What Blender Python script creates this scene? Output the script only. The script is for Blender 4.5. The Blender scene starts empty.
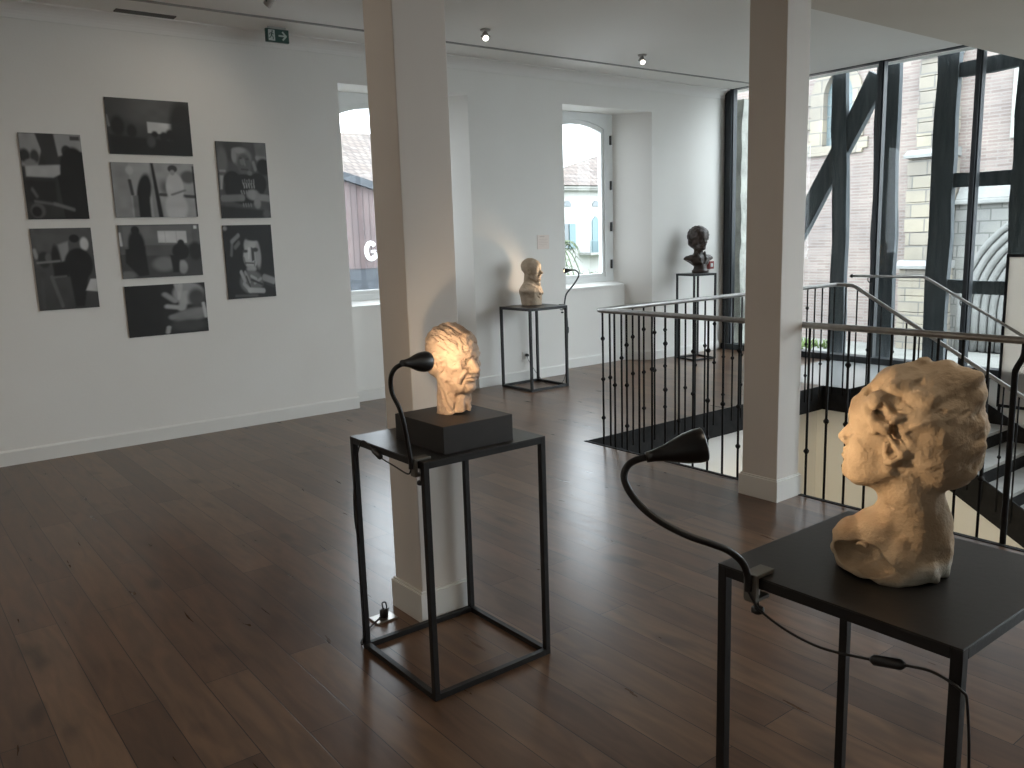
import bpy, bmesh, math, random
import numpy as np
from mathutils import Vector, Matrix
random.seed(4)
SC = bpy.context.scene
COL = SC.collection
# ---------------------------------------------------------------- sculpting
# A sculpture is a signed distance field on a grid (centimetres), turned into a mesh.
def vnoise(P, seed=0):
    """smooth 3-D value noise, about -1..1, P is a list of three arrays"""
    def h(i, j, k):
        n = (i * 374761393 + j * 668265263 + k * 2147483647 * 3 + seed * 974634777).astype(np.int64)
        n = (n ^ (n >> 13)) * 1274126177
        n = n ^ (n >> 16)
        return (n & 0xffff).astype(np.float32) / 32767.5 - 1.0
    I = [np.floor(p).astype(np.int64) for p in P]
    Fr = [(p - i).astype(np.float32) for p, i in zip(P, I)]
    Fr = [f * f * (3 - 2 * f) for f in Fr]
    r = 0
    for a in (0, 1):
        wa = Fr[0] if a else 1 - Fr[0]
        for b in (0, 1):
            wb = Fr[1] if b else 1 - Fr[1]
            for c in (0, 1):
                wc = Fr[2] if c else 1 - Fr[2]
                r = r + wa * wb * wc * h(I[0] + a, I[1] + b, I[2] + c)
    return r


class Clay:
    def __init__(s, lo, hi, res):
        s.lo = np.array(lo, float); s.res = res
        s.n = [int(math.ceil((hi[i] - lo[i]) / res)) + 1 for i in range(3)]
        ax = [lo[i] + res * np.arange(s.n[i]) for i in range(3)]
        s.ax = ax
        s.d = np.full(s.n, 50.0, np.float32)
        s.tilt = 0.0                      # degrees about y, applied to whatever is added next

    def _t(s, p):
        a = math.radians(s.tilt)
        return (p[0] * math.cos(a) + p[2] * math.sin(a), p[1], -p[0] * math.sin(a) + p[2] * math.cos(a))

    def _sl(s, lo, hi):
        r = []
        for i in range(3):
            a = max(0, int((lo[i] - s.lo[i]) / s.res)); b = min(s.n[i], int((hi[i] - s.lo[i]) / s.res) + 2)
            if b <= a: return None, None
            r.append(slice(a, b))
        X, Y, Z = np.meshgrid(s.ax[0][r[0]], s.ax[1][r[1]], s.ax[2][r[2]], indexing='ij')
        return tuple(r), [X.astype(np.float32), Y.astype(np.float32), Z.astype(np.float32)]

    def _mix(s, sl, e, k, op):
        d = s.d[sl]
        if op == 'add':
            h = np.clip(.5 + .5 * (d - e) / k, 0, 1); s.d[sl] = d * (1 - h) + e * h - k * h * (1 - h)
        elif op == 'cut':
            h = np.clip(.5 - .5 * (d + e) / k, 0, 1); s.d[sl] = d * (1 - h) - e * h + k * h * (1 - h)

    def ell(s, c, r, k=1.0, op='add', rot=None):
        """rot: (axis, degrees) turns the ellipsoid about its centre"""
        if s.tilt:
            c = s._t(c); rot = ('y', s.tilt + (rot[1] if rot and rot[0] == 'y' else 0))
        m = max(r) + k * 1.5 + .5
        if op == 'add' and max(r) > 3: m += 6
        sl, G = s._sl([c[i] - m for i in range(3)], [c[i] + m for i in range(3)])
        if sl is None: return
        g = [G[i] - c[i] for i in range(3)]
        if rot:
            a = math.radians(-rot[1]); i, j = {'x': (1, 2), 'y': (2, 0), 'z': (0, 1)}[rot[0]]
            u, v = g[i], g[j]; g[i] = u * math.cos(a) - v * math.sin(a); g[j] = u * math.sin(a) + v * math.cos(a)
        k0 = np.sqrt(sum((g[i] / r[i]) ** 2 for i in range(3))) + 1e-6
        k1 = np.sqrt(sum((g[i] / r[i] ** 2) ** 2 for i in range(3))) + 1e-6
        s._mix(sl, k0 * (k0 - 1) / k1, k, op)

    def cap(s, a, b, ra, rb, k=.6, op='add', flat=None):
        """tapered capsule; flat=(axis index, factor) squeezes it along that axis"""
        if s.tilt: a, b = s._t(a), s._t(b)
        m = max(ra, rb) * (1.0 if flat is None else max(1, 1)) + k * 1.5 + .5
        if op == 'add' and max(ra, rb) > 3: m += 6
        lo = [min(a[i], b[i]) - m for i in range(3)]; hi = [max(a[i], b[i]) + m for i in range(3)]
        sl, G = s._sl(lo, hi)
        if sl is None: return
        ba = [b[i] - a[i] for i in range(3)]; L = sum(x * x for x in ba) + 1e-9
        pa = [G[i] - a[i] for i in range(3)]
        t = np.clip(sum(pa[i] * ba[i] for i in range(3)) / L, 0, 1)
        w = [pa[i] - ba[i] * t for i in range(3)]
        if flat: w[flat[0]] = w[flat[0]] * flat[1]
        e = np.sqrt(sum(x * x for x in w)) - (ra + (rb - ra) * t)
        s._mix(sl, e, k, op)

    def line(s, pts, r, k=.4, op='add', mirror=False):
        """polyline of capsules; r a number or one per point"""
        rr = r if isinstance(r, (list, tuple)) else [r] * len(pts)
        for q in ((1, -1) if mirror else (1,)):
            for i in range(len(pts) - 1):
                a, b = pts[i], pts[i + 1]
                s.cap((a[0], a[1] * q, a[2]), (b[0], b[1] * q, b[2]), rr[i], rr[i + 1], k, op)

    def grid(s):
        return s._sl(s.lo - 1, s.lo + np.array(s.n) * s.res + 1)[1]

    def plane(s, n, off, k=.5, rough=0, seed=3, fr=.6):
        """keep the side where dot(p, n) < off"""
        G = s.grid()
        e = n[0] * G[0] + n[1] * G[1] + n[2] * G[2] - off
        if rough: e = e + rough * vnoise([g * fr + 40 for g in G], seed)
        h = np.clip(.5 - .5 * (s.d - e) / k, 0, 1)
        s.d = (s.d * (1 - h) + e * h + k * h * (1 - h)).astype(np.float32)

    def mesh(s, scale=.01):
        d = s.d; ins = d < 0
        n = d.shape
        c = np.zeros((n[0] - 1, n[1] - 1, n[2] - 1), np.int32)
        for a in (0, 1):
            for b in (0, 1):
                for e in (0, 1):
                    c += ins[a:n[0] - 1 + a, b:n[1] - 1 + b, e:n[2] - 1 + e]
        act = (c > 0) & (c < 8)
        idx = -np.ones(act.shape, np.int64); I = np.argwhere(act); idx[act] = np.arange(len(I))
        acc = np.zeros((len(I), 3)); cnt = np.zeros(len(I))
        for ax in range(3):
            o1, o2 = [i for i in range(3) if i != ax]
            for u in (0, 1):
                for v in (0, 1):
                    p = I.copy(); p[:, o1] += u; p[:, o2] += v
                    q = p.copy(); q[:, ax] += 1
                    da = d[p[:, 0], p[:, 1], p[:, 2]]; db = d[q[:, 0], q[:, 1], q[:, 2]]
                    m = (da < 0) != (db < 0)
                    t = da[m] / (da[m] - db[m])
                    pt = p[m].astype(float); pt[:, ax] += t
                    acc[m] += pt; cnt[m] += 1
        V = (acc / cnt[:, None] * s.res + s.lo) * scale
        F = []
        for ax in range(3):
            o1, o2 = (ax + 1) % 3, (ax + 2) % 3
            sa = [slice(1, -1)] * 3; sb = [slice(1, -1)] * 3
            sa[ax] = slice(0, n[ax] - 1); sb[ax] = slice(1, n[ax])
            A = ins[tuple(sa)]; B = ins[tuple(sb)]
            for flip, M in ((False, A & ~B), (True, ~A & B)):
                E = np.argwhere(M) + 1; E[:, ax] -= 1
                if not len(E): continue
                def cell(u, v):
                    q = E.copy(); q[:, o1] -= u; q[:, o2] -= v
                    return idx[q[:, 0], q[:, 1], q[:, 2]]
                Q = np.stack([cell(1, 1), cell(0, 1), cell(0, 0), cell(1, 0)], 1)
                if flip: Q = Q[:, ::-1]
                F.append(Q)
        F = np.concatenate(F); F = F[(F >= 0).all(1)]
        return V, F


def clay_mesh(name, clay, scale=.01):
    V, F = clay.mesh(scale)
    me = bpy.data.meshes.new(name)
    me.vertices.add(len(V)); me.vertices.foreach_set('co', V.astype(np.float32).ravel())
    me.loops.add(F.size); me.loops.foreach_set('vertex_index', F.astype(np.int32).ravel())
    me.polygons.add(len(F)); me.polygons.foreach_set('loop_start', np.arange(0, F.size, 4, dtype=np.int32))
    me.update(); me.validate()
    me.polygons.foreach_set('use_smooth', [True] * len(me.polygons))
    return me


def base_head(c, wide=1.0, jaw=1.0, nose=1.0, chin=1.0, cheek=1.0, ear=1.0, old=0.0, hollow=0.0, eye=1.0, lips=1.0, mcut=.17):
    """a human head facing +x, chin at z -11.5, crown at z +12"""
    w = wide
    c.ell((-1.8, 0, 3.6), (9.6, 7.5 * w, 8.5), 1)
    c.ell((3.2, 0, 2.8), (5.6, 6.1 * w, 6.6), 3)
    c.ell((2.2, 0, -3.6), (6.0, 5.7 * w, 7.0), 3)
    c.ell((3.0, 0, -7.0), (4.9 * jaw, 4.4 * w * jaw, 3.9), 2)
    c.ell((6.6, 0, -9.4), (1.9, 1.9, 1.7 * chin), 2)
    for q in (1, -1):
        c.cap((-0.8, q * 5.6 * w, -5.2), (5.0, q * 2.8 * w, -9.3), 1.5, 1.2, 2)      # jaw line
        c.ell((5.3, q * 4.0 * w, -1.9), (2.2, 2.0, 1.5 * cheek), 1.8)                 # cheekbone
        if hollow: c.ell((6.4, q * 5.3 * w, -5.4), (2.0, 1.3, 2.3), 1.6, 'cut')
        c.ell((9.3, q * 3.0, 0.6), (2.1, 1.9, 1.35), 1.1, 'cut')                      # socket
        c.cap((8.2, q * 1.3, 2.0), (6.4, q * 4.8, 1.8), .8, .7, 1.0)                  # brow
        c.ell((6.75, q * 3.1, .45), (1.35 * eye, 1.45, 1.3 * eye), .35)                # eyeball
        c.line([(7.9, q * 1.7, .5), (8.25, q * 3.0, 1.15), (6.9, q * 4.6, .45)], .34, .3)   # upper lid
        c.line([(7.85, q * 1.7, .3), (8.0, q * 3.0, -.55), (6.85, q * 4.6, .1)], .28, .3)   # lower lid
        c.line([(8.15, q * 2.1, .33), (8.35, q * 3.0, .42), (7.7, q * 4.1, .3)], .16, .18, 'cut')
    c.cap((7.9, 0, 1.9), (10.1 + .8 * (nose - 1), 0, -2.5), .75, 1.05 * nose, .9)    # nose
    c.ell((10.2 + .8 * (nose - 1), 0, -2.9), (1.05 * nose, 1.0 * nose, .85), .5)
    for q in (1, -1):
        c.ell((9.0, q * 1.25 * nose, -3.2), (1.05, .75, .7), .45)
        c.ell((9.4, q * .65, -3.85), (.6, .35, .35), .25, 'cut')
    c.ell((7.5, 0, -5.6), (1.6, 2.9, 1.9), 1.2)                                       # muzzle
    c.line([(9.0, 0, -3.9), (9.2, 0, -4.7)], .22, .4, 'cut')
    c.line([(7.7, -2.4, -5.75), (8.75, -1.0, -5.05), (9.0, 0, -5.2), (8.75, 1.0, -5.05), (7.7, 2.4, -5.75)], [.25, .5 * lips, .5 * lips, .5 * lips, .25], .45)
    c.line([(7.7, -2.3, -5.95), (8.7, -.9, -6.45), (8.85, 0, -6.55), (8.7, .9, -6.45), (7.7, 2.3, -5.95)], [.25, .5 * lips, .6 * lips, .5 * lips, .25], .45)
    c.line([(8.0, -2.5, -5.85), (9.2, -.9, -5.72), (9.45, 0, -5.8), (9.2, .9, -5.72), (8.0, 2.5, -5.85)], mcut, .2, 'cut')
    c.ell((8.6, 0, -7.7), (.9, 2.0, .6), .9, 'cut')
    for q in (1, -1):                                                                  # ears
        if not ear: break
        y = 6.9 * w
        c.ell((-.6, q * y, -.9), (1.9 * ear, .9, 3.1 * ear), .5, 'add', ('y', 12))
        c.line([(.5, q * (y + .5), -.2), (.2, q * (y + 1.1), 1.4), (-1.2, q * (y + 1.5), 2.0), (-2.5, q * (y + 1.4), .8),
                (-2.3, q * (y + 1.1), -1.4), (-1.0, q * (y + .8), -2.9), (-.2, q * (y + .5), -3.4)], .42, .35)
        c.ell((-.5, q * (y + 1.1), -.8), (1.0, .7, 1.5), .4, 'cut', ('y', 12))
        c.ell((.5, q * (y + .8), -1.1), (.35, .35, .6), .3)


def roughen(c, amp, fr, seed, mask=None, aniso=(1, 1, 1)):
    G = c.grid()
    e = vnoise([g * fr * a + 60 for g, a in zip(G, aniso)], seed)
    if mask is not None: e = e * mask(G)
    c.d = (c.d + amp * e).astype(np.float32)


def sculpt_elder(res=.22):
    c = Clay((-14, -10.5, -22), (13, 10.5, 15), res); W_ = 1.7
    base_head(c, wide=.96, nose=1.2, hollow=1, old=1, chin=1.05, cheek=1.25, jaw=.92, mcut=.28)
    # neck with tendons, cut off low and uneven
    c.cap((-2.0, 0, -5), (-2.2, 0, -20), 5.6, 6.0, 2.2)
    c.ell((1.5, 0, -13.5), (3.0, 2.2, 5), 2.5)
    for q in (1, -1):
        c.line([(-2.5, q * 5.6, -6), (.2, q * 4.4, -12), (2.8, q * 2.2, -19)], [1.0, 1.2, 1.3], 1.0)
        c.line([(3.9, q * 1.3, -10.5), (3.9, q * 1.1, -15), (4.3, q * 1.2, -19)], [.5, .7, .8], .6)
        c.line([(3.0, q * 2.6, -11), (2.4, q * 3.4, -17)], [.8, .8], .7, 'cut')
        # folds from the nose to the mouth corners, bags, crow's feet, brow furrow, cheek creases
        c.line([(8.6, q * 2.0, -2.9), (7.9, q * 3.0, -4.6), (7.0, q * 3.5, -6.3), (6.5, q * 3.3, -7.8)], [.4, .6, .55, .35], .4, 'cut')
        c.line([(8.0, q * 2.6, -3.2), (7.0, q * 3.9, -5.0), (6.2, q * 4.2, -6.8)], [.45, .6, .45], 1.0)
        c.line([(7.2, q * 3.6, -1.9), (6.3, q * 4.7, -2.5), (5.4, q * 5.2, -3.6)], .34, .35, 'cut')
        c.line([(6.6, q * 4.4, -3.4), (6.0, q * 4.9, -5.2), (5.6, q * 4.6, -7.4)], .34, .4, 'cut')
        c.line([(1.2, q * 5.6, -7.6), (1.8, q * 4.6, -11.5), (3.0, q * 3.4, -15.5)], .7, .6, 'cut')
        c.line([(-2.0, q * 5.4, -9.0), (-.6, q * 5.4, -14), (1.0, q * 4.6, -18)], .55, .6, 'cut')
        c.line([(8.0, q * 1.9, -1.0), (7.7, q * 3.2, -1.7), (6.6, q * 4.5, -1.2)], .38, .35, 'cut')
        c.line([(6.1, q * 5.2, .6), (4.8, q * 6.1, .9)], .32, .3, 'cut')
        c.line([(6.1, q * 5.2, .1), (4.7, q * 6.0, -.5)], .32, .3, 'cut')
        c.line([(5.6, q * 5.4, -4.4), (4.9, q * 5.3, -7.4)], .4, .4, 'cut')
        c.cap((8.5, q * 1.0, 2.1), (7.0, q * 4.8, 2.5), .6, .5, .6)
    for z in (4.2, 5.3, 6.4):
        c.line([(8.0, -3.4, z - .3), (8.9, -1.2, z), (8.9, 1.2, z), (8.0, 3.4, z - .3)], .3, .35, 'cut')
    c.line([(9.0, .5, 3.2), (8.9, .5, 1.8)], .18, .3, 'cut'); c.line([(9.0, -.5, 3.2), (8.9, -.5, 1.8)], .18, .3, 'cut')
    # hair: a low cap swept straight back, with ridges
    c.ell((-3.2, 0, 4.6), (9.3, 7.9, 8.4), .8)
    c.ell((-6.0, 0, -1.5), (6.0, 6.6, 6.0), 1.2)
    c.line([(5.2, -4.8, 6.4), (5.6, -1.5, 9.0), (5.4, 1.8, 9.1), (4.8, 4.9, 6.5)], [.7, .8, .8, .7], 1.2)
    for q in (1, -1):
        c.line([(4.6, q * 5.1, 6.2), (2.0, q * 6.7, 3.6), (1.0, q * 7.0, .8)], [.6, .7, .5], .9)
        c.line([(1.0, q * 7.2, 3.0), (-3, q * 7.6, 2.6), (-7, q * 6.4, .6)], [.7, .8, .7], .8)

    def hair(G):
        return np.clip((-.6 * (G[0] - 6.8) + .9 * (G[2] - 2.6) + 0 * G[1]) / 3, 0, 1) * (G[2] > -7)
    G = c.grid()
    st = vnoise([G[0] * .16 + 9, G[1] * 1.15 + 9, (G[2] + .35 * G[0]) * .85 + 9], 5)
    st2 = vnoise([G[0] * .22 + 3, G[1] * 2.3 + 9, (G[2] + .35 * G[0]) * 1.7 + 9], 6)
    c.d = (c.d + (.42 * st + .30 * st2) * hair(G)).astype(np.float32)
    roughen(c, .26, .6, 2); roughen(c, .16, 1.3, 7); roughen(c, .4, .5, 8, lambda G: np.clip((-9 - G[2]) / 4, 0, 1), (1.2, 1.2, .35))
    c.plane((.12, .1, -1), 18.6, .4, .5)
    return c


def sculpt_child(res=.25):
    """head turned sideways with a big mass of gathered hair, ragged shoulders hollow at the front"""
    c = Clay((-18, -13, -28), (14, 13, 18), res)
    c.tilt = -11
    base_head(c, wide=1.0, nose=.8, ear=.95, lips=.7, mcut=.06, chin=.85, cheek=.8, jaw=1.05)
    c.ell((4.2, 0, 4.0), (5.2, 6.0, 5.2), 2)             # round forehead
    for q in (1, -1): c.ell((4.0, q * 3.4, -5.0), (3.0, 2.8, 3.2), 2)
    # hair
    c.ell((-4.2, 0, 4.6), (9.8, 8.8, 7.4), 1.2)
    c.ell((1.4, 0, 7.6), (6.4, 7.2, 4.0), 1.5)
    for q in (1, -1):
        c.line([(7.0, q * 1.4, 6.8), (5.8, q * 4.4, 5.4), (3.2, q * 7.0, 3.8), (0.8, q * 8.0, 2.9)], [1.2, 1.4, 1.3, 1.1], .7)
        c.line([(6.2, q * 3.4, 8.8), (4.0, q * 6.2, 7.4), (.4, q * 7.9, 5.2), (-3.4, q * 8.4, 2.2)], [1.1, 1.4, 1.2, 1.0], .6)
        c.line([(4.2, q * 6.2, 1.4), (2.9, q * 7.0, 2.4), (.6, q * 7.9, 2.0), (-2.6, q * 8.2, -.6)], [.7, .9, .9, .8], .5)
        c.line([(6.0, q * 2.6, 9.6), (1.6, q * 5.8, 10.8), (-5, q * 7.2, 10.2)], [1.0, 1.4, 1.3], .8)
        c.line([(5.2, q * 5.4, 6.8), (4.2, q * 6.6, 5.4), (3.4, q * 7.6, 6.0), (3.6, q * 7.2, 7.4)], [.5, .6, .6, .4], .35, 'cut')
        c.line([(2.2, q * 8.4, 5.6), (.2, q * 9.0, 4.2), (-1.6, q * 9.4, 4.4)], [.55, .6, .5], .35, 'cut')
        c.line([(2.4, q * 7.7, 1.6), (1.2, q * 8.4, 1.0)], [.5, .5], .4, 'cut')
        c.line([(6.9, q * 2.6, 8.2), (5.4, q * 4.9, 8.6)], [.4, .4], .35, 'cut')
    c.tilt = 0
    c.ell((-7.0, 0, 1.8), (7.9, 9.4, 9.2), 2)
    c.ell((-7.4, 0, 8.2), (7.4, 7.6, 7.4), 1.6)
    c.ell((-2.0, 0, 11.4), (5.8, 6.2, 3.8), 1.6)
    c.ell((-12.2, 2.5, 11.6), (2.3, 2.8, 2.6), .8)
    c.ell((6.2, 0, -6.4), (2.9, 3.0, 3.2), 1)
    a_ = c.tilt; c.tilt = -11; c.ell((6.6, 0, -7.9), (2.0, 2.4, 1.8), .8); c.tilt = a_
    c.ell((-8.4, 0, -3.2), (5.6, 7.0, 5.8), 2.5)
    # neck, chest fragment
    c.cap((-2.6, 0, -6), (-3.4, 0, -20), 5.6, 6.4, 2.2)
    c.ell((.4, 0, -24.5), (10.6, 10.2, 7.0), 3.2)
    c.ell((-5.0, 0, -17.5), (5.2, 6.4, 7.0), 2)
    c.ell((2.4, 1.5, -19.0), (4.6, 6.4, 5.0), 2.2)
    c.ell((7.3, 3.0, -21.4), (3.4, 6.2, 4.8), 1.6)
    c.ell((4.0, 8.8, -20.6), (1.5, 1.2, 1.5), .6); c.ell((4.0, 9.9, -20.4), (.75, .9, .8), .3, 'cut')
    c.line([(5.4, 1.5, -17.2), (6.8, 2.2, -20)], [1.2, 1.6], 1.4)
    c.line([(3.0, 3.6, -12.2), (-2.0, 6.2, -12.8)], [.3, .25], .5, 'cut')
    c.plane((0, 0, -1), 26.5, .4, .2)
    # the torn hollow in the near shoulder
    c.ell((5.2, 8.6, -22.6), (4.6, 3.6, 2.6), .4, 'cut', ('y', 14))
    c.ell((1.8, 9.4, -23.8), (3.6, 2.6, 2.0), .4, 'cut')
    c.ell((7.6, 8.6, -21.6), (2.0, 2.2, 1.6), .4, 'cut')
    G = c.grid()
    hm = np.clip((-.55 * (G[0] - 4.6) + .9 * (G[2] - 2.6)) / 3, 0, 1) * np.clip((G[2] + 8) / 2, 0, 1)
    c.d = (c.d + (.8 * vnoise([G[0] * .22 + 9, G[1] * .3 + 9, (G[2] + .5 * G[0]) * .42 + 9], 11) + .35 * np.abs(vnoise([G[0] * .5 + 9, G[1] * .5 + 9, (G[2] + .6 * G[0]) * .8 + 9], 12))) * hm).astype(np.float32)
    roughen(c, .32, .33, 21, lambda G: 1 - .75 * ((G[0] > 2) & (G[2] < 4) & (G[2] > -11)))
    roughen(c, .10, .95, 22)
    roughen(c, .55, .42, 23, lambda G: np.clip((-17 - G[2]) / 3, 0, 1))
    return c


def sculpt_bald(res=.36):
    """bald head on a narrow torso fragment"""
    c = Clay((-17, -16, -36), (15, 16, 14), res)
    base_head(c, wide=1.0, nose=1.15, old=1, chin=1.2, jaw=1.05, cheek=1.1)
    c.cap((-2.4, 0, -6), (-3.0, 0, -18), 5.9, 6.4, 2)
    c.ell((-2.2, 0, -19.8), (10.2, 14.4, 5.6), 3)
    c.cap((-1.8, 0, -22), (-1.2, 0, -37), 11.2, 9.6, 2.5)
    for q in (1, -1):
        c.line([(8.5, q * 1.8, -3.0), (7.3, q * 3.1, -6.4)], [.3, .4], .5, 'cut')
        c.ell((-4.2, q * 6.4, 1.5), (3.4, 1.7, 4.2), .8)
        c.line([(-1.0, q * 6.8, -13.5), (5.0, q * 5.6, -16.8), (9.2, q * 2.4, -22.5)], [1.4, 1.7, 1.5], .7)   # collar
        c.line([(3.0, q * 9.0, -20), (8.2, q * 3.4, -27)], [.5, .5], .4, 'cut')
    c.ell((5.6, 0, -13.6), (3.2, 3.0, 3.0), .8)                                         # scarf knot
    c.ell((6.2, 0, -9.3), (2.6, 2.8, 2.4), .9)                                         # short beard
    c.line([(8.8, -2.2, -5.0), (9.3, 0, -4.3), (8.8, 2.2, -5.0)], .55, .4)
    c.plane((0, 0, -1), 34.0, .4, .2)
    roughen(c, .28, .4, 31); roughen(c, .16, .9, 32)
    return c


def sculpt_round_hair(res=.4):
    c = Clay((-17, -23, -32), (15, 23, 19), res)
    base_head(c, wide=1.0, nose=1.1, lips=1.5, ear=0)
    c.ell((-3.2, 0, 5.0), (12.2, 12.0, 11.2), 1)
    c.ell((-5.0, 0, -2.5), (9.0, 10.6, 7.5), 2)
    c.cap((-2.0, 0, -6), (-2.4, 0, -19), 4.9, 5.4, 2)
    c.ell((-2.5, 0, -20.5), (7.6, 19.5, 5.4), 2.5)
    c.ell((0, 0, -24), (7.5, 11.5, 6.2), 2.5)
    for q in (1, -1):
        c.line([(2, q * 5.5, -13.5), (6.6, q * 4.0, -20), (6.0, q * 2, -26)], [1.0, 1.3, 1.0], .8)
        c.ell((-2, q * 19, -27.5), (9, 9.0, 6), 1.2, 'cut')
    c.plane((0, 0, -1), 29.5, .5)
    roughen(c, .55, .55, 41, lambda G: ((G[2] > -6) & (G[0] < 7.5)) * 1.0)
    roughen(c, .25, .4, 42)
    return c

# ---------------------------------------------------------------- helpers
PI = math.pi


class MB:
    """collects shapes, then links them as one mesh object"""
    def __init__(s): s.bm = bmesh.new()

    def box(s, x0, x1, y0, y1, z0, z1, bev=0, rz=0, c=None):
        vs = [s.bm.verts.new((x, y, z)) for x in (x0, x1) for y in (y0, y1) for z in (z0, z1)]
        fs = [(0, 1, 3, 2), (4, 6, 7, 5), (0, 4, 5, 1), (2, 3, 7, 6), (0, 2, 6, 4), (1, 5, 7, 3)]
        F = [s.bm.faces.new([vs[i] for i in f]) for f in fs]
        if bev:
            E = list({e for f in F for e in f.edges})
            bmesh.ops.bevel(s.bm, geom=E, offset=bev, segments=2, affect='EDGES', profile=.5)
        return s

    def tube(s, pts, r, n=10, caps=True):
        P = [Vector(p) for p in pts]
        R = r if isinstance(r, (list, tuple)) else [r] * len(P)
        rings = []; up = None
        for i, p in enumerate(P):
            d = (P[min(i + 1, len(P) - 1)] - P[max(i - 1, 0)]).normalized()
            if up is None:
                up = Vector((0, 0, 1)) if abs(d.z) < .9 else Vector((1, 0, 0))
            a = (up - d * up.dot(d)).normalized(); b = d.cross(a); up = a
            rings.append([s.bm.verts.new(p + (a * math.cos(t) + b * math.sin(t)) * R[i]) for t in [2 * PI * k / n for k in range(n)]])
        for u, v in zip(rings, rings[1:]):
            for k in range(n):
                f = s.bm.faces.new((u[k], u[(k + 1) % n], v[(k + 1) % n], v[k])); f.smooth = True
        if caps:
            s.bm.faces.new(rings[0][::-1]); s.bm.faces.new(rings[-1])
        return s

    def prism(s, poly, ax, a, b):
        """poly in the two other axes (in x,y,z order), extruded along axis ax from a to b"""
        def pt(q, t):
            q = list(q); q.insert(ax, t); return q
        A = [s.bm.verts.new(pt(q, a)) for q in poly]; B = [s.bm.verts.new(pt(q, b)) for q in poly]
        n = len(poly)
        s.bm.faces.new(A); s.bm.faces.new(B[::-1])
        for k in range(n): s.bm.faces.new((A[k], B[k], B[(k + 1) % n], A[(k + 1) % n]))
        return s

    def ring(s, outer, inner, ax, a, b):
        """closed frame between two outlines of equal length"""
        def pt(q, t):
            q = list(q); q.insert(ax, t); return q
        L = [[s.bm.verts.new(pt(q, t)) for q in o] for o in (outer, inner) for t in (a, b)]
        OA, OB, IA, IB = L; n = len(outer)
        for k in range(n):
            m = (k + 1) % n
            for f in ((OA[k], OA[m], IA[m], IA[k]), (OB[k], IB[k], IB[m], OB[m]), (OA[k], OB[k], OB[m], OA[m]), (IA[k], IA[m], IB[m], IB[k])):
                s.bm.faces.new(f)
        return s

    def ball(s, c, r, seg=10, sc=(1, 1, 1)):
        m = Matrix.Translation(c) @ Matrix.Diagonal((*[r * q for q in sc], 1))
        g = bmesh.ops.create_uvsphere(s.bm, u_segments=seg, v_segments=max(5, seg // 2 + 1), radius=1, matrix=m)
        for v in g['verts']:
            for f in v.link_faces: f.smooth = True
        return s

    def lathe(s, prof, origin, axis, n=20):
        """prof: (distance along axis, radius)"""
        ax = Vector(axis).normalized(); o = Vector(origin)
        up = Vector((0, 0, 1)) if abs(ax.z) < .9 else Vector((1, 0, 0))
        a = (up - ax * up.dot(ax)).normalized(); b = ax.cross(a)
        rings = []
        for t, r in prof:
            rings.append([s.bm.verts.new(o + ax * t + (a * math.cos(q) + b * math.sin(q)) * r) for q in [2 * PI * k / n for k in range(n)]])
        for u, v in zip(rings, rings[1:]):
            for k in range(n):
                f = s.bm.faces.new((u[k], u[(k + 1) % n], v[(k + 1) % n], v[k])); f.smooth = True
        s.bm.faces.new(rings[0][::-1]); s.bm.faces.new(rings[-1])
        return s

    def build(s, name, mat, parent=None, loc=None):
        bmesh.ops.recalc_face_normals(s.bm, faces=s.bm.faces)
        me = bpy.data.meshes.new(name); s.bm.to_mesh(me); s.bm.free()
        o = bpy.data.objects.new(name, me); COL.objects.link(o)
        me.materials.append(mat)
        if loc is not None:
            me.transform(Matrix.Translation([-q for q in loc])); o.location = loc
        if parent:
            o.parent = parent
            o.matrix_parent_inverse = Matrix.Translation([-q for q in parent_loc(parent)])
        return o


def parent_loc(p):
    return Vector(p.location) + (parent_loc(p.parent) + p.matrix_parent_inverse.translation if p.parent else Vector((0, 0, 0)))


def tag(o, label=None, cat=None, group=None, kind=None):
    if label: o['label'] = label
    if cat: o['category'] = cat
    if group: o['group'] = group
    if kind: o['kind'] = kind
    return o


def empty(name, loc, label=None, cat=None, group=None, kind=None):
    o = bpy.data.objects.new(name, None); COL.objects.link(o); o.location = loc; o.empty_display_size = .1
    return tag(o, label, cat, group, kind)


def bez(pts, per=8):
    """smooth curve through the points"""
    P = [Vector(p) for p in pts]; out = []
    for i in range(len(P) - 1):
        p0, p1, p2, p3 = P[max(i - 1, 0)], P[i], P[i + 1], P[min(i + 2, len(P) - 1)]
        for k in range(per):
            t = k / per
            out.append(.5 * ((2 * p1) + (p2 - p0) * t + (2 * p0 - 5 * p1 + 4 * p2 - p3) * t * t + (3 * p1 - p0 - 3 * p2 + p3) * t ** 3))
    return out + [P[-1]]


# ---------------------------------------------------------------- materials
def mat(name, col=(.5, .5, .5), rough=.6, metal=0, spec=None, emit=None, estr=0):
    m = bpy.data.materials.new(name); m.use_nodes = True
    b = m.node_tree.nodes['Principled BSDF']
    b.inputs['Base Color'].default_value = (*col, 1); b.inputs['Roughness'].default_value = rough; b.inputs['Metallic'].default_value = metal
    if spec is not None: b.inputs['Specular IOR Level'].default_value = spec
    if emit: b.inputs['Emission Color'].default_value = (*emit, 1); b.inputs['Emission Strength'].default_value = estr
    return m


def N(m, t, **kw):
    n = m.node_tree.nodes.new(t)
    for k, v in kw.items():
        if k in n.inputs: n.inputs[k].default_value = v
        else: setattr(n, k, v)
    return n


def L(m, a, ao, b, bi): m.node_tree.links.new(a.outputs[ao], b.inputs[bi])


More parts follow.
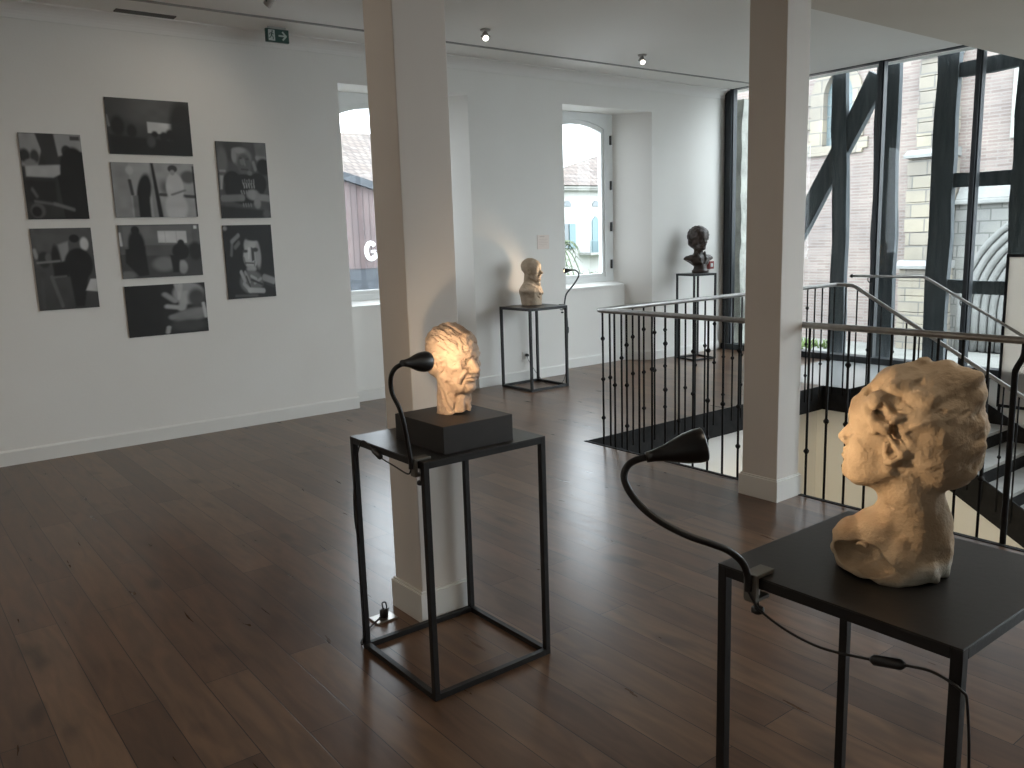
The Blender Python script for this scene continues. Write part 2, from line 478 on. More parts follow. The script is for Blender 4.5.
def noisy(name, col, col2, scale=4, rough=.6, bump=0, bscale=30, metal=0, detail=4, stretch=(1, 1, 1), spec=None, dist=.01):
    m = mat(name, col, rough, metal, spec); b = m.node_tree.nodes['Principled BSDF']
    tc = N(m, 'ShaderNodeTexCoord'); mp = N(m, 'ShaderNodeMapping'); mp.inputs['Scale'].default_value = stretch
    L(m, tc, 'Object', mp, 'Vector')
    n = N(m, 'ShaderNodeTexNoise', Scale=scale, Detail=detail); L(m, mp, 'Vector', n, 'Vector')
    r = N(m, 'ShaderNodeValToRGB'); r.color_ramp.elements[0].position = .3; r.color_ramp.elements[1].position = .7
    r.color_ramp.elements[0].color = (*col, 1); r.color_ramp.elements[1].color = (*col2, 1)
    L(m, n, 'Fac', r, 'Fac'); L(m, r, 'Color', b, 'Base Color')
    if bump:
        n2 = N(m, 'ShaderNodeTexNoise', Scale=bscale, Detail=5); L(m, mp, 'Vector', n2, 'Vector')
        bp = N(m, 'ShaderNodeBump', Strength=bump, Distance=dist); L(m, n2, 'Fac', bp, 'Height'); L(m, bp, 'Normal', b, 'Normal')
    return m


M = {}
M['wall'] = noisy('white_wall_paint', (.76, .74, .705), (.785, .77, .74), 1.5, .75, .06, 60)
M['trim'] = mat('white_trim_paint', (.74, .73, .70), .45)
M['ceiling'] = noisy('ceiling_paint', (.78, .765, .74), (.80, .785, .76), 1, .85)
M['soffit'] = noisy('soffit_shade_tint', (.56, .51, .45), (.59, .54, .48), 1, .85)  # dropped ceiling tinted darker and warmer to stand in for its weaker light
M['column'] = noisy('column_paint', (.66, .62, .58), (.69, .65, .61), 2, .7)
M['steel'] = noisy('black_steel', (.010, .010, .011), (.018, .017, .017), 12, .48, .05, 80, spec=.35)
M['steel_top'] = noisy('black_steel_sheet', (.010, .010, .010), (.016, .015, .015), 6, .36, .03, 60)
M['box'] = noisy('black_painted_wood', (.014, .012, .011), (.022, .018, .016), 8, .55)
M['rubber'] = mat('black_rubber', (.012, .012, .013), .45)
M['lampblack'] = mat('black_lamp_enamel', (.012, .012, .013), .32)
M['chrome'] = mat('brushed_metal', (.5, .48, .45), .35, 1)
M['clampgrey'] = mat('grey_clamp_metal', (.16, .155, .14), .4, .4)
M['railsteel'] = noisy('worn_handrail_steel', (.26, .25, .24), (.36, .345, .33), 20, .36, metal=.8)
M['iron'] = noisy('dark_wrought_iron', (.010, .010, .011), (.018, .017, .017), 20, .7, spec=.15)
M['mullion'] = noisy('dark_grey_facade_steel', (.010, .014, .018), (.015, .020, .025), 3, .5)
M['timber'] = noisy('weathered_timber', (.042, .052, .060), (.085, .095, .10), 3, .85, .6, 14, stretch=(6, 6, .8), dist=.02)  # weathered grey, lifted and tinted blue to stand in for haze
M['frame'] = mat('white_window_frame', (.72, .73, .72), .4)
M['hinge'] = mat('dark_hinge', (.03, .03, .03), .5)
M['tread'] = noisy('grey_stair_tread', (.30, .29, .28), (.40, .39, .37), 6, .6)
M['clay_elder'] = noisy('pale_fired_clay', (.46, .34, .26), (.64, .50, .39), 14, .8, .5, 220, dist=.004)
M['clay_bald'] = noisy('ochre_fired_clay', (.42, .32, .23), (.56, .45, .34), 16, .7, .5, 180, dist=.004)
M['bronze'] = noisy('dark_patinated_clay', (.022, .013, .010), (.06, .038, .03), 18, .38, .4, 120, dist=.004)
M['landing'] = mat('pale_landing_sheet', (.46, .47, .47), .22)
M['ground'] = noisy('pale_gravel_ground', (.17, .17, .155), (.23, .225, .21), 2, .95, .3, 20)
M['grass'] = noisy('grass_patch', (.08, .13, .03), (.15, .2, .07), 9, .95)
M['stone'] = None
M['greystone'] = noisy('grey_stone', (.20, .20, .19), (.27, .268, .258), 2, .9, .5, 9, dist=.03)
M['whitestone'] = noisy('lime_washed_stone', (.26, .26, .235), (.42, .42, .38), 5, .9, .8, 8, dist=.04)
M['leadglass'] = mat('pale_leaded_glass', (.16, .20, .21), .25)
M['render'] = noisy('white_render', (.32, .32, .31), (.36, .36, .35), 1, .9)
M['shutter'] = mat('pale_blue_shutter', (.13, .19, .21), .7)
M['darkglass'] = mat('dark_window_glass', (.10, .12, .13), .2)
M['slate'] = mat('dark_slate_band', (.028, .034, .042), .6)
M['foliage'] = noisy('green_foliage', (.055, .075, .04), (.11, .14, .075), 6, .9)
M['white'] = mat('white_lettering', (.85, .85, .83), .6)
M['red'] = mat('red_plastic', (.22, .025, .02), .4)
M['board'] = noisy('white_display_board', (.62, .58, .545), (.66, .62, .585), 1.5, .35)
M['plastic'] = mat('white_plastic', (.7, .69, .66), .4)
M['signgreen'] = mat('dark_green_sign', (.010, .055, .042), .35)
M['signwhite'] = mat('pale_sign_symbol', (.50, .56, .54), .4)
M['paper'] = mat('pale_label_paper', (.78, .69, .63), .7)
M['ink'] = mat('grey_label_ink', (.62, .53, .48), .7)
M['track'] = mat('grey_track', (.28, .275, .265), .5)
M['ventdark'] = mat('dark_vent', (.12, .115, .11), .7)
M['bulb'] = mat('lit_lamp_lens', (1, .9, .75), .4, emit=(1, .80, .56), estr=12)
M['spotlens'] = mat('lit_spot_lens', (1, .95, .9), .4, emit=(1, .93, .82), estr=14)
M['spotbody'] = mat('pale_spot_housing', (.42, .40, .38), .5)

# child bust: light plaster patches over ochre clay
m = M['board']; b = m.node_tree.nodes['Principled BSDF']; tl = N(m, 'ShaderNodeBsdfTranslucent'); tl.inputs['Color'].default_value = (.66, .62, .57, 1); ms_ = N(m, 'ShaderNodeMixShader'); ms_.inputs[0].default_value = .55
L(m, b, 0, ms_, 1); L(m, tl, 0, ms_, 2); L(m, ms_, 0, m.node_tree.nodes['Material Output'], 0)
m = noisy('ochre_clay_with_plaster', (.42, .31, .20), (.56, .44, .31), 9, .85, .6, 160, dist=.004); M['clay_child'] = m
b = m.node_tree.nodes['Principled BSDF']; src = b.inputs['Base Color'].links[0].from_node
tc = N(m, 'ShaderNodeTexCoord'); sx = N(m, 'ShaderNodeSeparateXYZ'); L(m, tc, 'Object', sx, 'Vector')
n = N(m, 'ShaderNodeTexNoise', Scale=9, Detail=3); L(m, tc, 'Object', n, 'Vector')
a1 = N(m, 'ShaderNodeMath', operation='MULTIPLY_ADD'); L(m, sx, 'Z', a1, 0); a1.inputs[1].default_value = -9; L(m, n, 'Fac', a1, 2)
a2 = N(m, 'ShaderNodeMath', operation='MULTIPLY_ADD'); L(m, sx, 'X', a2, 0); a2.inputs[1].default_value = -4; L(m, a1, 'Value', a2, 2)
rp = N(m, 'ShaderNodeMapRange'); rp.inputs['From Min'].default_value = .40; rp.inputs['From Max'].default_value = .62; L(m, a2, 'Value', rp, 'Value')
mx = N(m, 'ShaderNodeMix', data_type='RGBA'); L(m, rp, 'Result', mx, 0); L(m, src, 'Color', mx, 6); mx.inputs[7].default_value = (.50, .47, .40, 1); L(m, mx, 2, b, 'Base Color')


def glass(name, tint=(.93, .96, .96), refl=.06):
    m = bpy.data.materials.new(name); m.use_nodes = True; t = m.node_tree; t.nodes.clear()
    o = N(m, 'ShaderNodeOutputMaterial'); tr = N(m, 'ShaderNodeBsdfTransparent'); tr.inputs['Color'].default_value = (*tint, 1)
    g = N(m, 'ShaderNodeBsdfGlossy', Roughness=.02); mx = N(m, 'ShaderNodeMixShader'); lw = N(m, 'ShaderNodeLayerWeight'); lw.inputs['Blend'].default_value = .5
    pw = N(m, 'ShaderNodeMath', operation='POWER'); L(m, lw, 'Facing', pw, 0); pw.inputs[1].default_value = 5
    f = N(m, 'ShaderNodeMath', operation='MULTIPLY_ADD'); L(m, pw, 'Value', f, 0); f.inputs[1].default_value = .6; f.inputs[2].default_value = .012
    L(m, f, 'Value', mx, 0); L(m, tr, 0, mx, 1); L(m, g, 0, mx, 2); L(m, mx, 0, o, 0)
    return m


M['glass'] = glass('clear_pane')

# floor boards, long along y
m = mat('dark_oak_boards', (.06, .035, .02), .3, spec=.42); M['floor'] = m
b = m.node_tree.nodes['Principled BSDF']
tc = N(m, 'ShaderNodeTexCoord'); sp = N(m, 'ShaderNodeSeparateXYZ'); cb = N(m, 'ShaderNodeCombineXYZ')
L(m, tc, 'Object', sp, 'Vector'); L(m, sp, 'Y', cb, 'X'); L(m, sp, 'X', cb, 'Y')
br = N(m, 'ShaderNodeTexBrick', Scale=1.0); L(m, cb, 'Vector', br, 'Vector')
br.offset = .37; br.inputs['Brick Width'].default_value = 1.5; br.inputs['Row Height'].default_value = .165
br.inputs['Mortar Size'].default_value = .0018; br.inputs['Mortar Smooth'].default_value = .3
br.inputs['Color1'].default_value = (0, 0, 0, 1); br.inputs['Color2'].default_value = (1, 1, 1, 1); br.inputs['Mortar'].default_value = (.5, .5, .5, 1)
rp = N(m, 'ShaderNodeValToRGB'); e = rp.color_ramp.elements
e[0].position = 0; e[0].color = (.096, .054, .034, 1); e[1].position = 1; e[1].color = (.172, .104, .064, 1)
q = e.new(.45); q.color = (.128, .074, .047, 1); q = e.new(.75); q.color = (.155, .094, .060, 1)
L(m, br, 'Color', rp, 'Fac')
mp = N(m, 'ShaderNodeMapping'); mp.inputs['Scale'].default_value = (9, 1.3, 1); L(m, tc, 'Object', mp, 'Vector')
n = N(m, 'ShaderNodeTexNoise', Scale=2.2, Detail=7, Distortion=.6); L(m, mp, 'Vector', n, 'Vector')
r2 = N(m, 'ShaderNodeValToRGB'); r2.color_ramp.elements[0].position = .32; r2.color_ramp.elements[0].color = (.62, .62, .62, 1); r2.color_ramp.elements[1].position = .66; r2.color_ramp.elements[1].color = (1.15, 1.12, 1.08, 1)
L(m, n, 'Fac', r2, 'Fac')
x1 = N(m, 'ShaderNodeMix', data_type='RGBA', blend_type='MULTIPLY'); x1.inputs[0].default_value = .85; L(m, rp, 'Color', x1, 6); L(m, r2, 'Color', x1, 7)
mp2 = N(m, 'ShaderNodeMapping'); mp2.inputs['Scale'].default_value = (2.6, 1.2, 1); L(m, tc, 'Object', mp2, 'Vector')
n3 = N(m, 'ShaderNodeTexNoise', Scale=1.7, Detail=2); L(m, mp2, 'Vector', n3, 'Vector')
r3 = N(m, 'ShaderNodeValToRGB'); r3.color_ramp.elements[0].position = .27; r3.color_ramp.elements[0].color = (.35, .33, .32, 1); r3.color_ramp.elements[1].position = .36; r3.color_ramp.elements[1].color = (1, 1, 1, 1)
L(m, n3, 'Fac', r3, 'Fac')
x3 = N(m, 'ShaderNodeMix', data_type='RGBA', blend_type='MULTIPLY'); x3.inputs[0].default_value = .8; L(m, x1, 2, x3, 6); L(m, r3, 'Color', x3, 7)
x2 = N(m, 'ShaderNodeMix', data_type='RGBA'); L(m, br, 'Fac', x2, 0); L(m, x3, 2, x2, 6); x2.inputs[7].default_value = (.008, .006, .005, 1)
L(m, x2, 2, b, 'Base Color')
rr = N(m, 'ShaderNodeMapRange'); rr.inputs['To Min'].default_value = .25; rr.inputs['To Max'].default_value = .33; L(m, n, 'Fac', rr, 'Value'); L(m, rr, 'Result', b, 'Roughness')
bp = N(m, 'ShaderNodeBump', Strength=.16, Distance=.003); sb = N(m, 'ShaderNodeMath', operation='SUBTRACT'); L(m, n, 'Fac', sb, 0); L(m, br, 'Fac', sb, 1)
sb.inputs[0].default_value = 1; m.node_tree.links.remove(sb.inputs[0].links[0]); L(m, sb, 'Value', bp, 'Height'); L(m, bp, 'Normal', b, 'Normal')


def masonry(name, c1, c2, mortar, w, h, msize, ax=('Y', 'Z'), rough=.9):
    m = mat(name, c1, rough); b = m.node_tree.nodes['Principled BSDF']
    tc = N(m, 'ShaderNodeTexCoord'); sp = N(m, 'ShaderNodeSeparateXYZ'); cb = N(m, 'ShaderNodeCombineXYZ')
    L(m, tc, 'Object', sp, 'Vector'); L(m, sp, ax[0], cb, 'X'); L(m, sp, ax[1], cb, 'Y')
    br = N(m, 'ShaderNodeTexBrick', Scale=1.0); L(m, cb, 'Vector', br, 'Vector')
    br.inputs['Brick Width'].default_value = w; br.inputs['Row Height'].default_value = h; br.inputs['Mortar Size'].default_value = msize
    br.inputs['Color1'].default_value = (*c1, 1); br.inputs['Color2'].default_value = (*c2, 1); br.inputs['Mortar'].default_value = (*mortar, 1)
    n = N(m, 'ShaderNodeTexNoise', Scale=1.3, Detail=5); L(m, tc, 'Object', n, 'Vector')
    r = N(m, 'ShaderNodeValToRGB'); r.color_ramp.elements[0].position = .3; r.color_ramp.elements[0].color = (.75, .75, .77, 1); r.color_ramp.elements[1].position = .7; r.color_ramp.elements[1].color = (1.1, 1.08, 1.05, 1)
    L(m, n, 'Fac', r, 'Fac')
    x = N(m, 'ShaderNodeMix', data_type='RGBA', blend_type='MULTIPLY'); x.inputs[0].default_value = 1; L(m, br, 'Color', x, 6); L(m, r, 'Color', x, 7); L(m, x, 2, b, 'Base Color')
    bp = N(m, 'ShaderNodeBump', Strength=.6, Distance=.02); bp.invert = True; L(m, br, 'Fac', bp, 'Height'); L(m, bp, 'Normal', b, 'Normal')
    return m


M['brick'] = masonry('pink_church_brick', (.205, .160, .145), (.27, .22, .20), (.27, .245, .225), .34, .056, .009)
M['ashlar'] = masonry('grey_ashlar', (.22, .22, .205), (.27, .265, .25), (.15, .15, .14), .34, .2, .012)
M['planks'] = masonry('brown_plank_cladding', (.085, .064, .064), (.115, .086, .085), (.045, .035, .035), 6, .14, .01, ('Z', 'X'))
M['stone'] = masonry('pale_yellow_stone', (.31, .275, .215), (.235, .21, .18), (.18, .17, .155), .5, .24, .012)
M['tiles'] = masonry('terracotta_roof_tiles', (.10, .078, .067), (.15, .125, .11), (.045, .038, .033), .22, .3, .02, ('X', 'Y'))

# ---------------------------------------------------------------- key measures (metres)
D = 7.26            # window wall
HC = 3.37           # ceiling
XF = 9.24           # glazed front
WX, WY = -3.6, -3.6

# ---------------------------------------------------------------- the room shell
def struct(o): o['kind'] = 'structure'; return o


f = MB()
f.box(WX, 4.36, WY, D, -.2, 0); f.box(3.69, 5.14, D, 7.6, -.2, 0); f.box(6.41, 7.83, D, 7.6, -.2, 0)
f.box(4.36, XF + .1, 4.72, D, -.2, 0); f.box(7.62, XF + .1, 4.44, 4.72, -.2, 0); f.box(4.36, XF + .1, WY, -.6, -.2, 0)
struct(f.build('floor', M['floor']))
struct(MB().box(7.63, XF - .07, 4.45, 5.62, .0, .004).build('floor_landing', M['landing']))  # thin pale glossy sheet over the boards at the stair head
c = MB(); c.box(WX, XF + .3, 3.66, 7.8, HC, HC + .2); struct(c.build('ceiling', M['ceiling']))
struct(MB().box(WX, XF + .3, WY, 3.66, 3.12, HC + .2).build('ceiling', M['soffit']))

NB = 7.65           # plane of the window joinery
NICHE = [(3.69, 5.13), (6.405, 7.84)]
w = MB()
w.box(WX - .2, 3.69, D, 7.78, 0, HC); w.box(5.13, 6.405, D, 7.78, 0, HC); w.box(7.84, XF + .12, D, 7.78, 0, HC)
for a, b_ in NICHE:
    w.box(a, b_, D, 7.78, 3.02, HC)                                   # lintel
    w.prism([(b_, D), (b_, NB + .02), (b_ - .30, NB + .02)], 2, 0, 3.02)   # splayed right jamb
    # apron under the sill with a sloping top
    w.prism([(7.54, 0), (7.78, 0), (7.78, 1.0), (7.66, 1.0), (7.54, .955)], 0, a, b_)
struct(w.build('wall_window', M['wall']))
struct(MB().box(WX - .2, WX, WY, D, 0, HC).build('wall_left', M['wall']))
struct(MB().box(WX, XF + .3, WY - .2, WY, -3, HC).build('wall_back', M['wall']))
# cove between wall and ceiling
prof = [(D, 3.262), (D - .012, 3.262)] + [(D - .012 - .085 * (1 - math.cos(t)), 3.272 + .085 * math.sin(t)) for t in [PI / 2 * k / 6 for k in range(7)]] + [(D - .097, HC), (D, HC)]
struct(MB().prism(prof, 0, WX, XF).build('trim_1', M['ceiling']))


def skirt(mb, x0, y0, x1, y1, h=.115, t=.016):
    """baseboard run; the room is on the left of x0,y0 -> x1,y1"""
    d = Vector((x1 - x0, y1 - y0, 0)).normalized(); n = Vector((-d.y, d.x, 0))
    A, B = Vector((x0, y0, 0)), Vector((x1, y1, 0))
    pr = [(0, 0), (t, 0), (t, h - .012), (t - .008, h), (0, h)]
    va = [mb.bm.verts.new(A + n * p[0] + Vector((0, 0, p[1]))) for p in pr]; vb = [mb.bm.verts.new(B + n * p[0] + Vector((0, 0, p[1]))) for p in pr]
    mb.bm.faces.new(va); mb.bm.faces.new(vb[::-1])
    for k in range(5): mb.bm.faces.new((va[k], vb[k], vb[(k + 1) % 5], va[(k + 1) % 5]))


s = MB()
for x0, x1 in ((3.70, WX), (6.405, 5.13), (XF - .1, 7.84)): skirt(s, x0, D, x1, D)
for a, b_ in NICHE:
    skirt(s, b_ - .22, 7.54, a, 7.54); skirt(s, b_, D, b_ - .215, 7.54); skirt(s, a, 7.54, a, D)
struct(s.build('baseboard_window', M['trim']))
s = MB(); skirt(s, WX, D, WX, WY); struct(s.build('baseboard_left', M['trim']))


# windows in the niches: frame with arched light, casement, hinges
def arch(x0, x1, z0, zs, za, n=14):
    """outline: bottom-left, up, over a segmental arch, down to bottom-right"""
    h = za - zs; hw = (x1 - x0) / 2; R = (hw * hw + h * h) / (2 * h); cx = (x0 + x1) / 2; cz = za - R
    a0 = math.asin(hw / R)
    pts = [(x0, z0)] + [(cx + R * math.sin(-a0 + 2 * a0 * k / n), cz + R * math.cos(-a0 + 2 * a0 * k / n)) for k in range(n + 1)] + [(x1, z0)]
    return pts


for i, (a, b_) in enumerate(NICHE):
    x0, x1 = a, b_ - .29
    W = struct(empty('window_%d' % (i + 1), ((x0 + x1) / 2, NB, .97)))
    n = 14
    inner = arch(x0 + .13, x1 - .13, 1.06, 2.84, 2.93, n)
    outer = [(x0 - .02, .97)] + [(x0 - .02 + (x1 + .02 - x0 + .02) * k / n, 3.03) for k in range(n + 1)] + [(x1 + .02, .97)]
    MB().ring(outer, inner, 1, NB, NB + .12).build('window_frame', M['frame'], W)
    gl = arch(x0 + .175, x1 - .175, 1.105, 2.80, 2.885, n)
    MB().ring(inner, gl, 1, NB + .015, NB + .06).build('casement', M['frame'], W)
    p = MB(); vs = [p.bm.verts.new((q[0], NB + .035, q[1])) for q in gl]; p.bm.faces.new(vs); p.build('glass_pane', M['glass'], W)
    for z in (1.16, 1.62, 2.12, 2.66):
        MB().box(x1 - .045, x1 - .025, NB - .022, NB + .012, z, z + .11, .004).build('hinge', M['hinge'], W)
    h_ = MB().box(x0 + .135, x0 + .16, NB - .02, NB + .016, 1.30, 1.40, .004); h_.box(x0 + .14, x0 + .155, NB - .05, NB - .02, 1.36, 1.375); h_.box(x0 + .14, x0 + .152, NB - .055, NB - .04, 1.29, 1.375, .004)
    h_.build('latch', M['hinge'], W)
    MB().prism([(7.515, .945), (7.515, .962), (7.66, 1.008), (7.66, .985)], 0, a + .002, b_ - .235).build('sill', M['trim'], W)

# the glazed front: corner post, mullions, rails, panes
G = struct(empty('window_3', (XF, 4, 0)))
ms = [(7.12, 7.255, 0.0), (6.14, 6.21, 0), (5.10, 5.17, 0), (4.06, 4.13, 0), (3.02, 3.09, 0), (1.98, 2.05, 0), (.94, 1.01, 0), (-.1, -.03, 0), (-1.14, -1.07, 0), (-2.18, -2.11, 0), (WY, WY + .07, 0)]
for y0, y1, _ in ms:
    q = MB(); q.box(XF - .02, XF + .06, y0, y1, 0, HC, .004); q.box(XF - .04, XF - .02, y0 + .015, y1 - .015, .06, HC, .003)
    q.build('mullion', M['mullion'], G)
MB().box(XF - .06, XF + .1, WY, 7.25, -.02, .075, .004).build('bottom_rail', M['mullion'], G)
MB().box(XF - .03, XF + .08, WY, 7.25, HC - .006, HC + .02, 0).build('top_rail', M['mullion'], G)
for (a, b_, _), (c0, c1, __) in zip(ms[1:], ms):
    MB().box(XF + .015, XF + .021, b_, c0, .07, HC - .03).build('glass_pane', M['glass'], G)
# solid wall below floor level, lower storey
struct(MB().box(XF, XF + .3, WY, 4.9, -3.0, -.02).build('wall_lower_front', M['wall']))
struct(MB().box(4.0, 7.72, 4.80, 5.0, -3.0, -.2).build('wall_lower_far', M['wall']))
ln = [(4.8, -3.0), (4.8, -.2), (4.5, -.2)] + [(y, -.27 + .57 * (y - 4.4)) for y in (4.4, .4)] + [(.2, -3.0)]
struct(MB().prism(ln, 0, 7.655, 7.72).build('wall_lower_stair', M['wall']))
struct(MB().box(-1.2, XF, WY, 5, -3.2, -3.0).build('floor_lower', M['tread']))
struct(MB().box(-1.4, -1.2, WY, 5, -3.0, -.2).build('wall_lower_left', M['wall']))
struct(MB().box(-1.2, 4.0, 4.8, 5.0, -3.0, -.2).build('wall_lower_side', M['wall']))


# ---------------------------------------------------------------- columns
def column(x0, x1, y0, y1, zt, label):
    t = empty('column', ((x0 + x1) / 2, (y0 + y1) / 2, 0), label, 'column')
    MB().box(x0, x1, y0, y1, 0, zt, .004).build('shaft', M['column'], t)
    s = MB(); e = .0
    for a in ((x0, y0, x0, y1), (x0, y1, x1, y1), (x1, y1, x1, y0), (x1, y0, x0, y0)):
        pass
    t_ = .014; h = .135
    s.ring([(x0 - t_, y0 - t_), (x1 + t_, y0 - t_), (x1 + t_, y1 + t_), (x0 - t_, y1 + t_)], [(x0, y0), (x1, y0), (x1, y1), (x0, y1)], 2, 0, h - .01)
    s.ring([(x0 - t_ + .007, y0 - t_ + .007), (x1 + t_ - .007, y0 - t_ + .007), (x1 + t_ - .007, y1 + t_ - .007), (x0 - t_ + .007, y1 + t_ - .007)], [(x0, y0), (x1, y0), (x1, y1), (x0, y1)], 2, h - .01, h)
    s.build('column_base', M['trim'], t)


column(1.71, 1.950, 2.890, 3.112, 3.12, 'pale square column right behind the plinth with the clay head of an old person')
column(4.128, 4.345, 2.840, 3.086, 3.12, 'pale square column standing at the edge of the stairwell railing')


# ---------------------------------------------------------------- plinths
def plinth(cx, cy, w, h, bar, rot, label, group=None):
    t = empty('plinth_table', (cx, cy, 0), label, 'table'); H_ = w / 2; pl = []
    for i in (-1, 1):
        for j in (-1, 1):
            x0 = cx + i * H_ - (bar if i > 0 else 0); y0 = cy + j * H_ - (bar if j > 0 else 0)
            pl.append(MB().box(x0, x0 + bar, y0, y0 + bar, 0, h - .004, .0015).build('leg', M['steel'], t))
    for z0, nm in ((0.0, 'base_frame'), (h - .004 - bar, 'top_frame')):
        q = MB()
        for j in (-1, 1):
            y0 = cy + j * H_ - (bar if j > 0 else 0)
            q.box(cx - H_ + bar, cx + H_ - bar, y0, y0 + bar, z0, z0 + bar, .0012)
            x0 = cx + j * H_ - (bar if j > 0 else 0)
            q.box(x0, x0 + bar, cy - H_ + bar, cy + H_ - bar, z0, z0 + bar, .0012)
        q.build(nm, M['steel'], t)
    MB().box(cx - H_, cx + H_, cy - H_, cy + H_, h - .004, h, .001).build('tabletop', M['steel_top'], t)
    t.rotation_euler.z = rot
    return t


plinth(1.673, 2.593, .53, .867, .022, 0, 'black steel frame plinth table carrying the black box and old clay head')
plinth(1.700, .868, .53, .867, .022, 0, 'black steel frame plinth table nearest the viewer under the big haired bust')
plinth(5.621, 6.899, .512, .864, .025, 0, 'black steel frame plinth table between the windows under the bald bust')
plinth(8.27, 6.92, .352, 1.071, .022, math.radians(-10.6), 'tall narrow black plinth table in the far corner under the dark bust')
tag(MB().box(1.512, 1.812, 2.36, 2.685, .867, .965, .002).build('riser_box', M['box'], loc=(1.66, 2.52, .867)), 'low black box on the middle plinth under the old clay head', 'box')


# ---------------------------------------------------------------- sculptures
def bust(name, sc, scale, base, loc, rz, material, label):
    me = clay_mesh(name, sc, .01 * scale)
    me.transform(Matrix.Translation((0, 0, base * .01 * scale)))
    me.materials.append(material)
    o = bpy.data.objects.new(name, me); COL.objects.link(o); o.location = loc; o.rotation_euler.z = math.radians(rz)
    return tag(o, label, 'sculpture')


bust('clay_bust', sculpt_elder(), 1.03, 18.75, (1.690, 2.530, .968), -82, M['clay_elder'], 'pale clay head of an old person with swept back hair on the black box')
bust('clay_bust', sculpt_child(), 1.08, 26.5, (1.690, .868, .870), 107, M['clay_child'], 'large ochre clay bust in profile with big swept hair and hollow torn shoulder')
bust('clay_bust', sculpt_bald(), 1.08, 34.0, (5.70, 7.00, .866), -62, M['clay_bald'], 'tan clay bust of a bald man on the plinth between the windows')
o = bust('dark_bust', sculpt_round_hair(), 1.12, 36, (8.43, 7.00, 1.071), -104, M['bronze'], 'dark brown bust with round full hair and bare shoulders on the tall far plinth')
pd = MB(); pd.lathe([(0, .105), (.03, .105), (.036, .09), (.06, .082), (.085, .08), (.11, .08)], (8.43, 7.01, 1.071), (0, 0, 1), 20)
pd.build('pedestal', M['bronze'], o)


# ---------------------------------------------------------------- clamp lamps
def clamp_lamp(edge, outx, neck, head_dir, label, energy, cord, switch_at, hs=1.0, cone=105, hsc=1.0):
    """edge: point on the table edge; neck: gooseneck points from clamp to head; cord: points; switch_at: index along cord"""
    t = empty('clamp_lamp', edge, label, 'lamp')
    ex, ey, ez = edge; sx = outx
    k = MB(); a, b_ = sorted((ex + sx * .018, ex - sx * .045))
    k.box(a, b_, ey - .018, ey + .018, ez + .001, ez + .010, .002)
    a, b_ = sorted((ex + sx * .018, ex + sx * .006)); k.box(a, b_, ey - .016, ey + .016, ez - .05, ez + .008, .002)
    a, b_ = sorted((ex + sx * .018, ex - sx * .035)); k.box(a, b_, ey - .014, ey + .014, ez - .054, ez - .046, .002)
    k.build('clamp', M['clampgrey'], t)
    k = MB(); k.tube([(ex - sx * .012, ey, ez - .075), (ex - sx * .012, ey, ez - .026)], .0035, 8); k.tube([(ex - sx * .012, ey, ez - .030), (ex - sx * .012, ey, ez - .026)], .010, 12)
    k.build('clamp_screw', M['chrome'], t)
    k = MB(); k.lathe([(0, .010), (.003, .014), (.012, .014), (.015, .010)], (ex - sx * .012, ey, ez - .088), (0, 0, 1), 12); k.build('clamp_knob', M['rubber'], t)
    path = bez(neck, 7)
    MB().tube(path, .0078 * hs, 12).build('gooseneck', M['rubber'], t)
    hd = Vector(head_dir).normalized(); p = Vector(neck[-1])
    k = MB(); k.lathe([(q_a * hsc, max(q_r * hsc, .0085)) for q_a, q_r in ((-.012, .0085), (0, .0095), (.018, .013), (.035, .019), (.052, .0245), (.070, .0275), (.082, .0275), (.084, .0255), (.074, .0245), (.072, .004))], p, hd, 24)
    hs_o = k.build('lamp_head', M['lampblack'], t)
    MB().lathe([(0, .0235 * hsc), (.003, .0235 * hsc), (.004, .012 * hsc)], p + hd * .074 * hsc, hd, 20).build('lens', M['bulb'], hs_o)
    c = MB(); cp = bez(cord, 6); c.tube(cp, .0028, 7); c.build('cord', M['rubber'], t)
    if switch_at is not None:
        p0, p1 = Vector(cord[switch_at]), Vector(cord[switch_at + 1]); mid = (p0 + p1) / 2; d = (p1 - p0).normalized()
        MB().tube([mid - d * .034, mid - d * .026, mid + d * .026, mid + d * .034], [.005, .0105, .0105, .005], 10).build('cord_switch', M['rubber'], t)
    ld = bpy.data.lights.new('lamp_light', 'SPOT'); ld.energy = energy; ld.color = (1, .70, .42); ld.spot_size = math.radians(cone); ld.spot_blend = .7; ld.shadow_soft_size = .018
    lo = bpy.data.objects.new('lamp_light', ld); COL.objects.link(lo); pos = p + hd * .090 * hsc
    lo.parent = t; lo.matrix_parent_inverse = Matrix.Translation([-q for q in t.location]); lo.location = pos; lo.rotation_euler = hd.to_track_quat('-Z', 'Y').to_euler()
    return t


